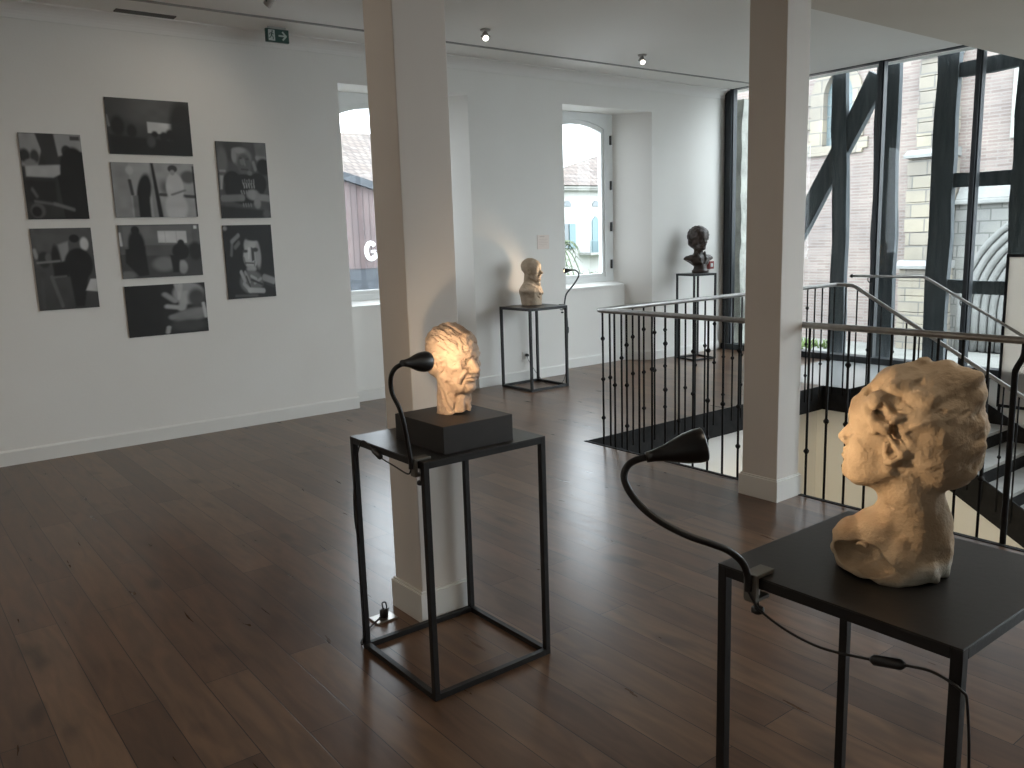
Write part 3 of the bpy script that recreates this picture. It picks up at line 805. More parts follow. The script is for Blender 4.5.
clamp_lamp((1.408, 2.370, .867), -1,
           [(1.384, 2.370, .842), (1.383, 2.368, .875), (1.372, 2.364, .945), (1.350, 2.358, 1.045), (1.335, 2.380, 1.106), (1.326, 2.368, 1.158), (1.335, 2.350, 1.192), (1.362, 2.334, 1.207)],
           (.86, .24, -.08), 'black gooseneck clamp lamp lighting the old clay head on the middle plinth', 4.2,
           [(1.384, 2.370, .842), (1.380, 2.385, .822), (1.396, 2.50, .822), (1.40, 2.60, .832), (1.402, 2.665, .850), (1.404, 2.76, .862), (1.405, 2.835, .70), (1.400, 2.845, .55), (1.408, 2.838, .40), (1.404, 2.84, .2), (1.405, 2.85, .03), (1.42, 2.90, .006), (1.50, 2.98, .006), (1.585, 3.035, .012)], 3, hsc=1.25, cone=135)
clamp_lamp((1.435, 1.035, .867), -1,
           [(1.412, 1.035, .840), (1.411, 1.036, .872), (1.400, 1.042, .905), (1.370, 1.052, .935), (1.335, 1.068, .955), (1.295, 1.098, .975), (1.264, 1.135, .998), (1.243, 1.170, 1.024), (1.228, 1.198, 1.057), (1.224, 1.214, 1.089), (1.233, 1.214, 1.113), (1.252, 1.204, 1.126), (1.279, 1.182, 1.134)],
           (.60, -.46, .15), 'black gooseneck clamp lamp arching left from the nearest plinth', 5.2,
           [(1.412, 1.035, .840), (1.418, 1.010, .805), (1.43, .95, .775), (1.43, .87, .768), (1.432, .775, .782), (1.432, .695, .800), (1.432, .65, .806), (1.428, .60, .795), (1.44, .592, .76), (1.46, .59, .60), (1.46, .59, .3), (1.46, .6, .01), (1.6, .4, .006), (1.9, -.2, .006)], 4, hsc=1.32)
clamp_lamp((5.883, 6.72, .864), 1,
           [(5.905, 6.72, .845), (5.91, 6.72, .90), (5.945, 6.73, .975), (6.04, 6.74, 1.05), (6.12, 6.75, 1.12), (6.145, 6.75, 1.175), (6.10, 6.75, 1.215), (6.04, 6.75, 1.222)],
           (-.85, .50, -.06), 'small black gooseneck clamp lamp on the plinth between the windows', 5,
           [(5.905, 6.72, .845), (5.902, 6.69, .80), (5.89, 6.66, .72), (5.885, 6.65, .64), (5.885, 6.652, .56), (5.875, 6.66, .3), (5.85, 6.72, .03), (5.80, 6.95, .01), (5.80, 7.20, .20), (5.79, 7.243, .29)], 3, 1.1)


def socket(name, loc, nrm, label):
    x, y, z = loc; m_ = MB()
    if nrm == 'y':
        m_.box(x - .04, x + .04, y - .010, y, z - .04, z + .04, .003); o = m_.build(name, M['plastic'], loc=loc)
        MB().lathe([(0, .018), (.03, .016), (.032, .01)], (x + .01, y - .010, z), (0, -1, 0), 12).build('plug', M['rubber'], o)
    return tag(o, label, 'socket')


socket('wall_socket', (5.778, D, .288), 'y', 'white wall socket with a black plug above the skirting behind the bald bust plinth')
o = tag(MB().box(1.545, 1.645, 2.99, 3.07, 0, .008, .002).build('floor_socket', M['chrome'], loc=(1.595, 3.03, 0)), 'small metal floor socket plate beside the column foot', 'socket')
k = MB(); k.lathe([(0, .018), (.03, .017), (.035, .008)], (1.60, 3.035, .008), (0, 0, 1), 12); k.tube(bez([(1.60, 3.035, .04), (1.60, 3.045, .065), (1.62, 3.05, .06), (1.63, 3.06, .02), (1.66, 3.10, .006)], 5), .003, 7); k.build('plug', M['rubber'], o)


# ---------------------------------------------------------------- photographs on the wall
def paint(w, h, base, ops):
    """grey values of a print on a w x h grid; u to the right, v up"""
    U, V = np.meshgrid((np.arange(w) + .5) / w, (np.arange(h) + .5) / h)
    I = base(U, V) if callable(base) else np.full(U.shape, float(base))
    n = vnoise([U * 9 + 3, V * 9 + 3, 0 * U + 2.5], int(w * 7 + len(ops)))
    for op in ops:
        k, val, soft = op[0], op[1], op[2]
        if k == 'e':
            cx, cy, rx, ry = op[3:7]; a = op[7] if len(op) > 7 else 0; x, y = U - cx, V - cy
            x, y = x * math.cos(a) + y * math.sin(a), -x * math.sin(a) + y * math.cos(a)
            d = (np.sqrt((x / rx) ** 2 + (y / ry) ** 2) - 1) * min(rx, ry)
        elif k == 'p':
            P = op[3]; d = np.full(U.shape, -9.0); area = sum(P[i][0] * P[(i + 1) % len(P)][1] - P[(i + 1) % len(P)][0] * P[i][1] for i in range(len(P)))
            for i in range(len(P)):
                (x0, y0), (x1, y1) = P[i], P[(i + 1) % len(P)]; l = math.hypot(x1 - x0, y1 - y0)
                e = ((x1 - x0) * (V - y0) - (y1 - y0) * (U - x0)) / l * (-1 if area > 0 else 1); d = np.maximum(d, e)
        elif k == 'l':
            (x0, y0), (x1, y1), r = op[3:6]; t = np.clip(((U - x0) * (x1 - x0) + (V - y0) * (y1 - y0)) / ((x1 - x0) ** 2 + (y1 - y0) ** 2), 0, 1)
            d = np.hypot(U - x0 - t * (x1 - x0), V - y0 - t * (y1 - y0)) - r
        m_ = np.clip(.5 - d / max(soft, 1e-3), 0, 1); m_ = m_ * m_ * (3 - 2 * m_)
        I = I * (1 - m_) + val * m_
    return np.clip(I * (1 + .18 * n), .004, .9)


m = mat('monochrome_print', (.1, .1, .1), .5); M['print'] = m
at = N(m, 'ShaderNodeAttribute', attribute_name='tone'); L(m, at, 'Color', m.node_tree.nodes['Principled BSDF'], 'Base Color')
M['printedge'] = mat('print_board_edge', (.02, .02, .02), .6)


def photo(x0, x1, z0, z1, base, ops, label):
    w_, h_ = x1 - x0, z1 - z0; nx = int(w_ / .005); nz = int(h_ / .005)
    I = paint(nx, nz, base, ops)
    bk = MB().box(x0, x1, D - .010, D - .0005, z0, z1).build('wall_photograph', M['printedge'], loc=((x0 + x1) / 2, D, (z0 + z1) / 2))
    tag(bk, label, 'photograph', 'black and white photographs on the left wall')
    xs = np.linspace(x0, x1, nx + 1); zs = np.linspace(z0, z1, nz + 1)
    V = [(x, D - .0108, z) for z in zs for x in xs]
    Fc = [(j * (nx + 1) + i, j * (nx + 1) + i + 1, (j + 1) * (nx + 1) + i + 1, (j + 1) * (nx + 1) + i) for j in range(nz) for i in range(nx)]
    me = bpy.data.meshes.new('print'); me.from_pydata(V, [], Fc)
    Ip = np.pad(I, 1, mode='edge'); Iv = (Ip[:-1, :-1] + Ip[1:, :-1] + Ip[:-1, 1:] + Ip[1:, 1:]) / 4
    ca = me.color_attributes.new('tone', 'FLOAT_COLOR', 'POINT')
    c4 = np.ones((Iv.size, 4), np.float32); c4[:, :3] = Iv.ravel()[:, None]; ca.data.foreach_set('color', c4.ravel())
    me.materials.append(M['print'])
    o = bpy.data.objects.new('print', me); COL.objects.link(o); o.parent = bk; o.matrix_parent_inverse = Matrix.Translation([-q for q in bk.location])


K = .012; DK = .03
photo(1.075, 1.492, 1.834, 2.462, .035, [
    ('p', .30, .04, [(0, 1), (.42, 1), (.25, .62), (0, .62)]), ('p', .04, .02, [(.26, 1), (.56, 1), (.64, .66), (.40, .62)]), ('p', .33, .03, [(.56, 1), (1, 1), (1, .80), (.60, .74)]), ('p', .06, .02, [(.82, .98), (.98, .98), (.98, .93), (.82, .93)]),
    ('e', .03, .05, .06, .74, .09, .08), ('e', .05, .04, .22, .73, .07, .08), ('e', .22, .03, .14, .66, .09, .04),
    ('e', DK, .03, .74, .80, .08, .07), ('p', .42, .03, [(.05, .62), (.64, .64), (.60, .53), (.48, .49), (.05, .50)]), ('e', K, .04, .84, .55, .24, .30), ('p', K, .03, [(.55, .50), (1, .7), (1, 0), (.6, 0)]), ('p', .02, .05, [(0, .46), (.5, .44), (.5, .2), (0, .2)]),
    ('l', .13, .03, (.14, .21), (.50, .17), .015), ('l', .16, .03, (.45, .18), (.76, .11), .02), ('e', .10, .03, .17, .10, .12, .09), ('e', K, .03, .15, .09, .08, .06), ('l', .12, .04, (.12, .35), (.18, .27), .02)],
    'tall photograph at upper left with a white table and dark seated figure')
photo(1.692, 2.328, 2.330, 2.756, lambda U, V: .045 + .07 * np.exp(-((U - .5) / .3) ** 2 - ((V - .85) / .3) ** 2), [
    ('e', .10, .2, .55, .68, .22, .12), ('p', .55, .02, [(.47, .60), (.80, .58), (.76, .38), (.47, .40)]), ('e', K, .05, .12, .50, .08, .18), ('e', K, .04, .28, .42, .06, .12), ('p', K, .08, [(0, .35), (1, .25), (1, 0), (0, 0)]),
    ('e', K, .03, .55, .38, .04, .06), ('e', K, .03, .66, .34, .05, .09), ('e', K, .04, .74, .38, .06, .10), ('e', K, .08, .90, .5, .16, .5), ('e', .07, .04, .50, .24, .05, .1), ('l', .2, .02, (.0, .68), (.02, .50), .015)],
    'topmost photograph of the middle stack, a dark crowd before a bright screen')
photo(1.686, 2.324, 1.840, 2.267, lambda U, V: .28 - .08 * U, [
    ('p', .34, .02, [(.20, 1), (.45, 1), (.45, 0), (.20, 0)]), ('e', .42, .03, .21, .86, .045, .08), ('l', .05, .02, (.20, .68), (.22, .42), .02), ('e', K, .03, .36, .48, .085, .32, -.12), ('p', K, .02, [(.26, .35), (.42, .35), (.42, 0), (.24, 0)]), ('p', .16, .02, [(.22, .4), (.28, .4), (.28, 0), (.22, 0)]),
    ('p', K, .015, [(.465, 1), (.50, 1), (.565, 0), (.51, 0)]), ('p', .34, .03, [(.50, 1), (1, 1), (1, 0), (.58, 0)]), ('e', .12, .1, .62, .55, .06, .12), ('l', .06, .02, (.56, .42), (.98, .38), .03), ('e', .10, .06, .92, .75, .10, .12),
    ('e', .52, .03, .74, .55, .11, .28), ('e', .50, .05, .74, .18, .14, .28), ('e', .05, .02, .73, .90, .06, .07), ('e', .30, .02, .725, .83, .03, .05), ('l', .2, .02, (.70, .42), (.86, .5), .02), ('l', K, .01, (.985, .95), (.99, 0), .01)],
    'second photograph down the middle stack, a stooping dark figure and one in white')
photo(1.688, 2.320, 1.357, 1.781, lambda U, V: .06 + .06 * (V > .45), [
    ('p', .16, .03, [(.05, .98), (.9, .98), (.9, .6), (.05, .6)]), ('p', .60, .015, [(.47, .88), (.83, .87), (.83, .64), (.47, .66)]), ('l', .4, .01, (.56, .87), (.56, .65), .004), ('l', .4, .01, (.70, .87), (.70, .65), .004), ('p', .70, .01, [(.93, .97), (.97, .97), (.97, .91), (.93, .91)]),
    ('l', .5, .02, (.01, .85), (.02, .62), .015), ('p', .10, .03, [(.3, .62), (1, .6), (1, .4), (.3, .42)]), ('e', .20, .1, .52, .25, .14, .14), ('e', .16, .06, .06, .06, .10, .08), ('e', .30, .03, .75, .18, .06, .13),
    ('e', K, .02, .20, .90, .05, .08), ('e', K, .04, .20, .62, .10, .28), ('p', K, .03, [(.06, .55), (.30, .6), (.32, .05), (.2, .03), (.05, .3)]), ('e', K, .02, .75, .64, .045, .07), ('e', K, .03, .74, .48, .11, .16), ('p', K, .03, [(.60, .42), (.72, .38), (.70, .08), (.62, .08)]), ('e', .02, .05, .93, .48, .09, .18)],
    'third photograph down the middle stack, a bright window behind two dark figures')
photo(1.688, 2.324, .883, 1.296, .018, [
    ('e', .30, .06, .78, .80, .20, .22), ('p', .40, .03, [(.60, 1), (.72, 1), (.70, .78), (.64, .78)]), ('l', .42, .05, (.50, .56), (.66, .52), .04), ('l', .30, .05, (.48, .80), (.60, .66), .04), ('l', .45, .03, (.68, .97), (.66, .70), .025), ('l', .38, .05, (.74, .80), (.68, .50), .05),
    ('e', .06, .08, .88, .70, .11, .18), ('e', .20, .08, .80, .36, .24, .13, .25), ('l', .22, .05, (.55, .34), (.95, .44), .05), ('e', .05, .08, .75, .15, .22, .12), ('l', .40, .03, (.49, .14), (.47, .04), .03), ('l', .5, .03, (.96, .58), (.98, .30), .02), ('p', K, .1, [(0, 1), (.42, 1), (.44, 0), (0, 0)])],
    'lowest photograph of the middle stack, blurred hands at work on a dark ground')
photo(1.073, 1.491, 1.150, 1.766, lambda U, V: .05 + .04 * V, [
    ('p', .10, .08, [(.05, .95), (.9, .9), (.9, .72), (.05, .72)]), ('p', .26, .04, [(.42, .80), (.60, .84), (.56, .58), (.46, .58)]), ('e', .62, .04, .86, .80, .07, .08), ('l', .30, .03, (.03, .73), (.05, .66), .03), ('e', .03, .04, .17, .62, .10, .10), ('e', .12, .03, .24, .64, .05, .06), ('e', .02, .03, .36, .6, .07, .2),
    ('l', .20, .02, (.05, .585), (.42, .60), .012), ('e', .09, .03, .68, .80, .09, .10), ('e', K, .02, .70, .87, .085, .05), ('e', K, .04, .73, .55, .24, .20), ('p', K, .03, [(.32, .55), (.5, .6), (.55, .4), (.3, .42)]), ('p', K, .04, [(.55, .5), (.9, .5), (.75, .02), (.6, .02)]),
    ('l', .12, .03, (.26, .40), (.38, .05), .03), ('l', .07, .03, (.10, .40), (.08, .05), .03), ('p', .50, .02, [(.80, .22), (.90, .36), (1, .36), (1, .20)]), ('l', .12, .02, (.28, .40), (.5, .41), .012)],
    'tall photograph at lower left with a broad dark standing figure')
photo(2.523, 2.957, 1.824, 2.460, .07, [
    ('p', .15, .05, [(.76, 1), (1, 1), (1, .76), (.80, .70)]), ('e', .04, .1, .30, .88, .25, .13), ('e', .14, .08, .10, .75, .10, .18), ('l', .24, .03, (.80, .80), (.97, .79), .03), ('e', K, .04, .92, .68, .14, .11), ('l', .28, .02, (.04, .62), (.14, .62), .015), ('p', .38, .03, [(.03, .56), (.10, .56), (.06, .38), (.02, .38)]),
    ('e', .17, .05, .50, .80, .19, .13), ('e', .26, .03, .44, .89, .13, .04), ('e', .24, .03, .34, .82, .05, .09), ('e', .10, .05, .53, .71, .14, .14), ('e', .17, .03, .50, .75, .05, .05), ('e', .05, .02, .47, .79, .03, .012), ('e', .05, .02, .60, .78, .03, .012), ('l', .20, .02, (.53, .77), (.55, .70), .012), ('l', .04, .015, (.47, .645), (.60, .64), .01), ('l', .20, .03, (.72, .73), (.75, .65), .03),
    ('e', K, .03, .50, .38, .40, .20), ('e', K, .03, .27, .50, .17, .12), ('e', K, .03, .78, .46, .18, .14), ('e', .15, .02, .63, .595, .05, .03)]
    + [('l', .24, .006, (.47 + .045 * q, .50 + .01 * (q % 2)), (.475 + .045 * q, .465), .009) for q in range(6)] + [('l', .32, .006, (.49 + .05 * q, .455), (.50 + .05 * q, .405), .011) for q in range(5)] + [('l', .24, .006, (.43 + .05 * q, .36), (.44 + .05 * q, .325), .011) for q in range(4)] + [('l', .20, .006, (.45 + .05 * q, .19), (.46 + .05 * q, .155), .011) for q in range(4)] + [
    ('l', .18, .03, (.05, .26), (.45, .27), .045), ('l', .24, .03, (.66, .29), (.98, .26), .045), ('e', .26, .04, .66, .31, .13, .07), ('e', .22, .04, .74, .20, .07, .08), ('p', .018, .05, [(0, .17), (.5, .13), (.9, .10), (1, .02), (1, 0), (0, 0)]), ('e', .10, .05, .92, .05, .08, .06)],
    'photograph at upper right of the group, man in a dark lettered shirt')
photo(2.520, 2.948, 1.136, 1.765, .012, [
    ('e', .30, .03, .04, .96, .04, .03), ('l', .14, .03, (.13, .60), (.16, .76), .025), ('l', .22, .03, (.16, .78), (.30, .86), .03), ('l', .14, .03, (.22, .70), (.30, .76), .03), ('e', .40, .04, .55, .72, .15, .13), ('e', .42, .04, .52, .56, .15, .16), ('e', .30, .04, .68, .58, .06, .17), ('e', K, .03, .62, .83, .20, .05), ('e', K, .03, .84, .70, .10, .2),
    ('e', .05, .02, .42, .645, .055, .022), ('e', .04, .02, .63, .66, .06, .03), ('p', .05, .02, [(.54, .70), (.60, .68), (.60, .52), (.54, .50)]), ('l', .55, .015, (.50, .68), (.48, .54), .018), ('e', .45, .02, .49, .52, .035, .022), ('l', .04, .012, (.40, .485), (.57, .475), .010), ('l', .45, .012, (.43, .465), (.55, .455), .010), ('l', .08, .02, (.38, .56), (.41, .47), .008), ('l', .10, .02, (.60, .50), (.58, .42), .01),
    ('e', .34, .03, .52, .40, .10, .045), ('e', .14, .05, .50, .22, .24, .16), ('l', .36, .02, (.30, .36), (.36, .24), .03), ('l', .30, .02, (.38, .36), (.46, .22), .02), ('l', .36, .02, (.34, .20), (.46, .10), .03), ('l', .40, .02, (.44, .11), (.74, .09), .035), ('l', .36, .02, (.50, .30), (.60, .26), .02), ('l', .30, .02, (.56, .20), (.70, .26), .02), ('l', .03, .015, (.50, .25), (.72, .18), .015), ('l', .03, .015, (.40, .30), (.46, .16), .012), ('l', .26, .03, (.78, .27), (.96, .22), .05), ('l', .03, .02, (.80, .19), (.98, .14), .02), ('l', .08, .03, (.15, .04), (.60, .03), .015)],
    'photograph at lower right of the group, a smiling lit face resting on hands')

# small label card and call point
o = tag(MB().box(5.996, 6.165, D - .004, D, 1.445, 1.600).build('wall_label', M['paper'], loc=(6.08, D, 1.52)), 'small pale pink label card on the wall left of the second window', 'label')
k = MB(); k.box(6.03, 6.10, D - .0048, D - .004, 1.578, 1.588)
for j in range(5): k.box(6.02, 6.02 + (.12, .10, .125, .11, .07)[j], D - .0048, D - .004, 1.55 - j * .018, 1.5535 - j * .018)
k.build('text_lines', M['ink'], o)
o = tag(MB().box(8.885, 8.985, D - .045, D, 1.09, 1.19, .006).build('fire_alarm', M['red'], loc=(8.935, D, 1.14)), 'small red fire alarm call point on the wall behind the dark bust', 'alarm')
MB().box(8.912, 8.958, D - .048, D - .044, 1.118, 1.162, .001).build('push_panel', M['signwhite'], o)

# exit sign
X0, X1, Z0, Z1, Y0 = 2.932, 3.130, 3.247, 3.352, 6.985
o = MB().box(X0, X1, Y0, Y0 + .03, Z0, Z1, .003).build('exit_sign', M['signgreen'], loc=((X0 + X1) / 2, Y0, Z1))
tag(o, 'dark green exit sign with running figure and arrow hung under the ceiling', 'sign')
MB().box(X0 + .02, X1 - .02, Y0 + .01, Y0 + .02, Z1, HC).build('bracket', M['spotbody'], o)
MB().box(X0 + .018, X0 + .074, Y0 - .002, Y0, Z0 + .010, Z1 - .010).build('door_symbol', M['signwhite'], o)
k = MB(); yy = Y0 - .0035
def bar(mb, a, b_, w_, y):
    a, b_ = Vector((a[0], 0, a[1])), Vector((b_[0], 0, b_[1])); d = (b_ - a).normalized(); n_ = Vector((-d.z, 0, d.x)) * w_ / 2
    P = [a + n_, a - n_, b_ - n_, b_ + n_]; vs = [mb.bm.verts.new((p.x, y, p.z)) for p in P] + [mb.bm.verts.new((p.x, y + .0015, p.z)) for p in P]
    for f_ in ((0, 1, 2, 3), (7, 6, 5, 4), (0, 4, 5, 1), (1, 5, 6, 2), (2, 6, 7, 3), (3, 7, 4, 0)): mb.bm.faces.new([vs[q] for q in f_])
cx, cz = X0 + .046, (Z0 + Z1) / 2
k.lathe([(0, .0065), (.0015, .0065)], (cx + .006, yy, cz + .030), (0, 1, 0), 12)
for a, b_, w_ in (((cx + .003, cz + .022), (cx - .003, cz - .004), .011), ((cx + .002, cz + .02), (cx + .018, cz + .006), .005), ((cx - .001, cz + .018), (cx - .018, cz + .012), .005), ((cx - .018, cz + .012), (cx - .020, cz), .005),
                  ((cx - .002, cz - .002), (cx + .012, cz - .014), .006), ((cx + .012, cz - .014), (cx + .010, cz - .034), .006), ((cx - .004, cz - .002), (cx - .010, cz - .018), .006), ((cx - .010, cz - .018), (cx - .024, cz - .022), .006)): bar(k, a, b_, w_, yy)
k.build('running_figure', M['signgreen'], o)
k = MB(); ax = X0 + .140; bar(k, (ax - .034, cz), (ax + .024, cz), .013, Y0 - .002); bar(k, (ax, cz + .033), (ax + .034, cz - .003), .014, Y0 - .002); bar(k, (ax, cz - .033), (ax + .034, cz + .003), .014, Y0 - .002)
k.build('arrow', M['signwhite'], o)

# ceiling track, vent, spots
tag(MB().box(-1.5, 9.03, 6.722, 6.750, HC - .010, HC + .001).build('ceiling_track', M['track'], loc=(4, 6.735, HC)), 'thin dark lighting track running along the ceiling before the window wall', 'track')
o = tag(MB().ring([(1.80, 7.055), (2.24, 7.055), (2.24, 7.135), (1.80, 7.135)], [(1.815, 7.068), (2.225, 7.068), (2.225, 7.122), (1.815, 7.122)], 2, HC - .008, HC).build('ceiling_vent', M['ventdark'], loc=(2.02, 7.1, HC)), 'narrow dark slot vent in the ceiling above the photographs', 'vent')
k = MB()
for j in range(4): k.box(1.815, 2.225, 7.072 + j * .0135, 7.079 + j * .0135, HC - .005, HC)
k.build('slats', M['ventdark'], o)


def ceiling_spot(x, y, d, lit, label, energy=0):
    t = empty('ceiling_spot', (x, y, HC), label, 'spotlight', 'spotlights on the ceiling')
    MB().lathe([(0, .045), (.008, .045), (.012, .04)], (x, y, HC), (0, 0, -1), 24).build('ceiling_plate', M['spotbody'], t)
    d = Vector(d).normalized(); p = Vector((x, y, HC - .055))
    MB().tube([(x, y, HC - .01), (x, y, HC - .045)], .008, 8).build('stem', M['spotbody'], t)
    h = MB().lathe([(-.035, .018), (-.03, .026), (.028, .030), (.032, .028), (.027, .025)], p, d, 20).build('spot_head', M['spotbody'], t)
    MB().lathe([(0, .023), (.003, .023)], p + d * .029, d, 18).build('lens', M['spotlens'] if lit else M['spotbody'], h)
    for q in (-1, 1): MB().ball(p + d.cross(Vector((0, 0, 1))).normalized() * q * .034, .007, 8).build('pivot', M['hinge'], t)
    if energy:
        ld = bpy.data.lights.new('spot_light', 'SPOT'); ld.energy = energy; ld.color = (1, .86, .68); ld.spot_size = math.radians(110); ld.spot_blend = .9; ld.shadow_soft_size = .03
        lo = bpy.data.objects.new('spot_light', ld); COL.objects.link(lo); lo.parent = t; lo.matrix_parent_inverse = Matrix.Translation([-q for q in t.location]); lo.location = p + d * .05; lo.rotation_euler = d.to_track_quat('-Z', 'Y').to_euler()


ceiling_spot(2.61, 6.12, (-.45, .70, -.75), True, 'ceiling spotlight above the exit sign, turned away to the wall', 8)
ceiling_spot(4.59, 6.19, (-.35, -.60, -.75), True, 'lit ceiling spotlight just right of the middle column', 4)
ceiling_spot(6.60, 6.24, (-.35, -.60, -.75), True, 'lit ceiling spotlight nearest the glazed front', 4)

# ---------------------------------------------------------------- stairwell: fascia, railing, stairs
k = MB()
k.box(4.352, 4.362, -.6, 4.73, -.26, .003); k.box(4.352, 7.63, 4.715, 4.725, -.24, .003); k.box(7.612, 7.622, 4.43, 4.725, -.24, .003); k.box(7.62, 9.2, 4.43, 4.44, -.2, .003); k.box(4.33, 4.362, -.6, 4.73, 0.0, .004)
struct(k.build('trim_2', M['iron']))
XR, YR = 4.372, 4.600
rng = random.Random(12)


def baluster(mb_xy, z0, z1, knobs, parent, thick=.0075):
    x, y = mb_xy; b_ = MB(); b_.tube([(x, y, z0), (x, y, z1)], thick, 8)
    for z in knobs:
        b_.lathe([(-.016, .009), (-.009, .012), (-.006, .0165), (.006, .0165), (.009, .012), (.016, .009)], (x, y, z), (0, 0, 1), 10)
    b_.build('baluster', M['iron'], parent)


R = empty('stairwell_railing', (XR, YR, 0), 'dark iron railing with knobbed bars and steel handrail around the stairwell', 'railing')
rail = [(XR, .2, 1.03), (XR, YR, 1.03)]
h = MB(); h.tube([(XR, .0, 1.03), (XR, 2.0, 1.03), (XR, YR - .03, 1.03), (XR + .01, YR - .008, 1.03), (XR + .03, YR, 1.03), (7.58, YR, 1.03), (7.60, YR - .01, 1.03), (7.605, 4.44, 1.025)] + [(7.605, 4.40 - .4 * q, 1.012 - .228 * q) for q in range(0, 8)], .0185, 12)
h.build('handrail', M['railsteel'], R)
KN = [(.82, .5, .2), (.5,), (.82, .5, .2), (), (.62,), (.82, .5), (.3,), (.5, .82)]
y = 4.549; i = 0
while y > .1:
    if abs(y - 1.685) < .03:
        # the post with an S-bend below the handrail
        MB().tube(bez([(XR, y, -.08), (XR, y, .5), (XR, y, .84), (XR, y - .004, .89), (XR, y - .032, .955), (XR, y - .036, 1.02)], 6), .0145, 10).build('bent_post', M['iron'], R)
    else:
        baluster((XR, y), -.08, 1.02, [q + rng.uniform(-.03, .03) for q in KN[i % 8]], R)
    y -= .1245; i += 1
x = XR + .124; i = 3
while x < 7.56:
    baluster((x, YR), -.08, 1.02, [q + rng.uniform(-.03, .03) for q in KN[(i * 3) % 8]], R)
    x += .1245; i += 1
for y in (4.62, 4.50): baluster((7.605, y), -.08, 1.02, (.62,), R)
for q in range(20):
    y = 4.38 - .1245 * q; zt = 1.012 - .57 * (4.40 - y); zb = -.57 * (4.40 - y) - .12
    if y > 1.62: baluster((7.605, y), zb, zt, ((zt + zb) / 2 + rng.uniform(-.2, .2),) if q % 2 else (), R)
for y in (4.3, 3.3, 2.3, 1.3, .3): MB().box(XR - .03, XR + .006, y - .02, y + .02, -.07, -.03, .003).build('fixing_plate', M['iron'], R)

S = empty('staircase', (8.3, 4.4, 0), 'dark steel staircase with grey treads descending beside the glazed front', 'stairs')
for nm, xa, xb in (('stringer', 7.588, 7.600), ('stringer', 9.14, 9.16)):
    xa2, xb2 = (7.624, 7.640) if xa < 8 else (xa, xb)
    MB().prism([(4.42, .0), (4.42, -.24), (.4, -.24 - .57 * 4.02), (.4, -.57 * 4.02 + .06), (4.32, .04)], 0, xa2, xb2).build(nm, M['iron'], S)
for q in range(14):
    y1 = 4.40 - .28 * q; z = -.16 * (q + 1)
    MB().box(7.641, 9.139, y1 - .30, y1, z - .035, z, .004).build('tread', M['tread'], S)
    MB().box(7.642, 9.138, y1 - .012, y1 - .002, z, z + .125).build('riser', M['iron'], S)
H2 = empty('wall_handrail', (9.12, 5.3, 1.02), 'slim steel handrail fixed along the glazed front above the stairs', 'handrail')
MB().tube([(9.12, 5.33, 1.02), (9.12, 4.52, 1.024), (9.12, 4.48, 1.018), (9.12, 4.44, 1.0), (9.12, 2.0, 1.0 - .56 * 2.44)], .0155, 12).build('handrail', M['railsteel'], H2)
MB().ball((9.12, 5.33, 1.02), .022, 10).build('end_knob', M['iron'], H2)
for y, z in ((5.13, 1.02), (4.095, .80), (3.055, .22)):
    MB().tube(bez([(9.19, y, z - .07), (9.15, y, z - .07), (9.12, y, z - .05), (9.12, y, z - .012)], 5), .006, 8).build('bracket', M['iron'], H2)

B = empty('display_board', (9.17, 3.2, -.45), 'white board in a black frame standing by the glazing above the stairs', 'board')
MB().box(9.172, 9.184, 2.78, 3.665, -.27, 1.235).build('panel', M['board'], B)
k = MB(); k.ring([(2.75, -.30), (3.69, -.30), (3.69, 1.265), (2.75, 1.265)], [(2.78, -.27), (3.665, -.27), (3.665, 1.235), (2.78, 1.235)], 0, 9.163, 9.19); k.build('frame', M['iron'], B)
for y in (3.665, 2.765): MB().box(9.163, 9.19, y - .012, y + .012, -1.4, -.30, .002).build('leg', M['iron'], B)

# ---------------------------------------------------------------- outside: timber frame, church, houses
XT = 9.60


def timber_post(pts, w_, x0=XT, dx=.08, wob=1, seed=1, name='post', zmul=1):
    """pts: (y, z) centre line; wobbly squared timber"""
    r_ = random.Random(seed); P = [Vector((0, a, b_)) for a, b_ in pts]; path = []
    for a, b_ in zip(P, P[1:]):
        n_ = max(2, int((b_ - a).length / .42))
        path += [a.lerp(b_, t / n_) for t in range(n_)]
    path.append(P[-1]); m_ = MB(); rings = []
    d = (P[-1] - P[0]).normalized(); s_ = Vector((0, -d.z, d.y))
    for p in path:
        a = p + s_ * (w_ / 2 + wob * r_.uniform(-.014, .014)); b_ = p - s_ * (w_ / 2 + wob * r_.uniform(-.014, .014))
        x1 = x0 + dx + r_.uniform(-.01, .01)
        rings.append([m_.bm.verts.new(v) for v in ((x0, a.y, a.z), (x0, b_.y, b_.z), (x1, b_.y, b_.z), (x1, a.y, a.z))])
    for u, v in zip(rings, rings[1:]):
        for q in range(4): m_.bm.faces.new((u[q], u[(q + 1) % 4], v[(q + 1) % 4], v[q]))
    m_.bm.faces.new(rings[0]); m_.bm.faces.new(rings[-1][::-1])
    return m_.build(name, M['timber'], T)


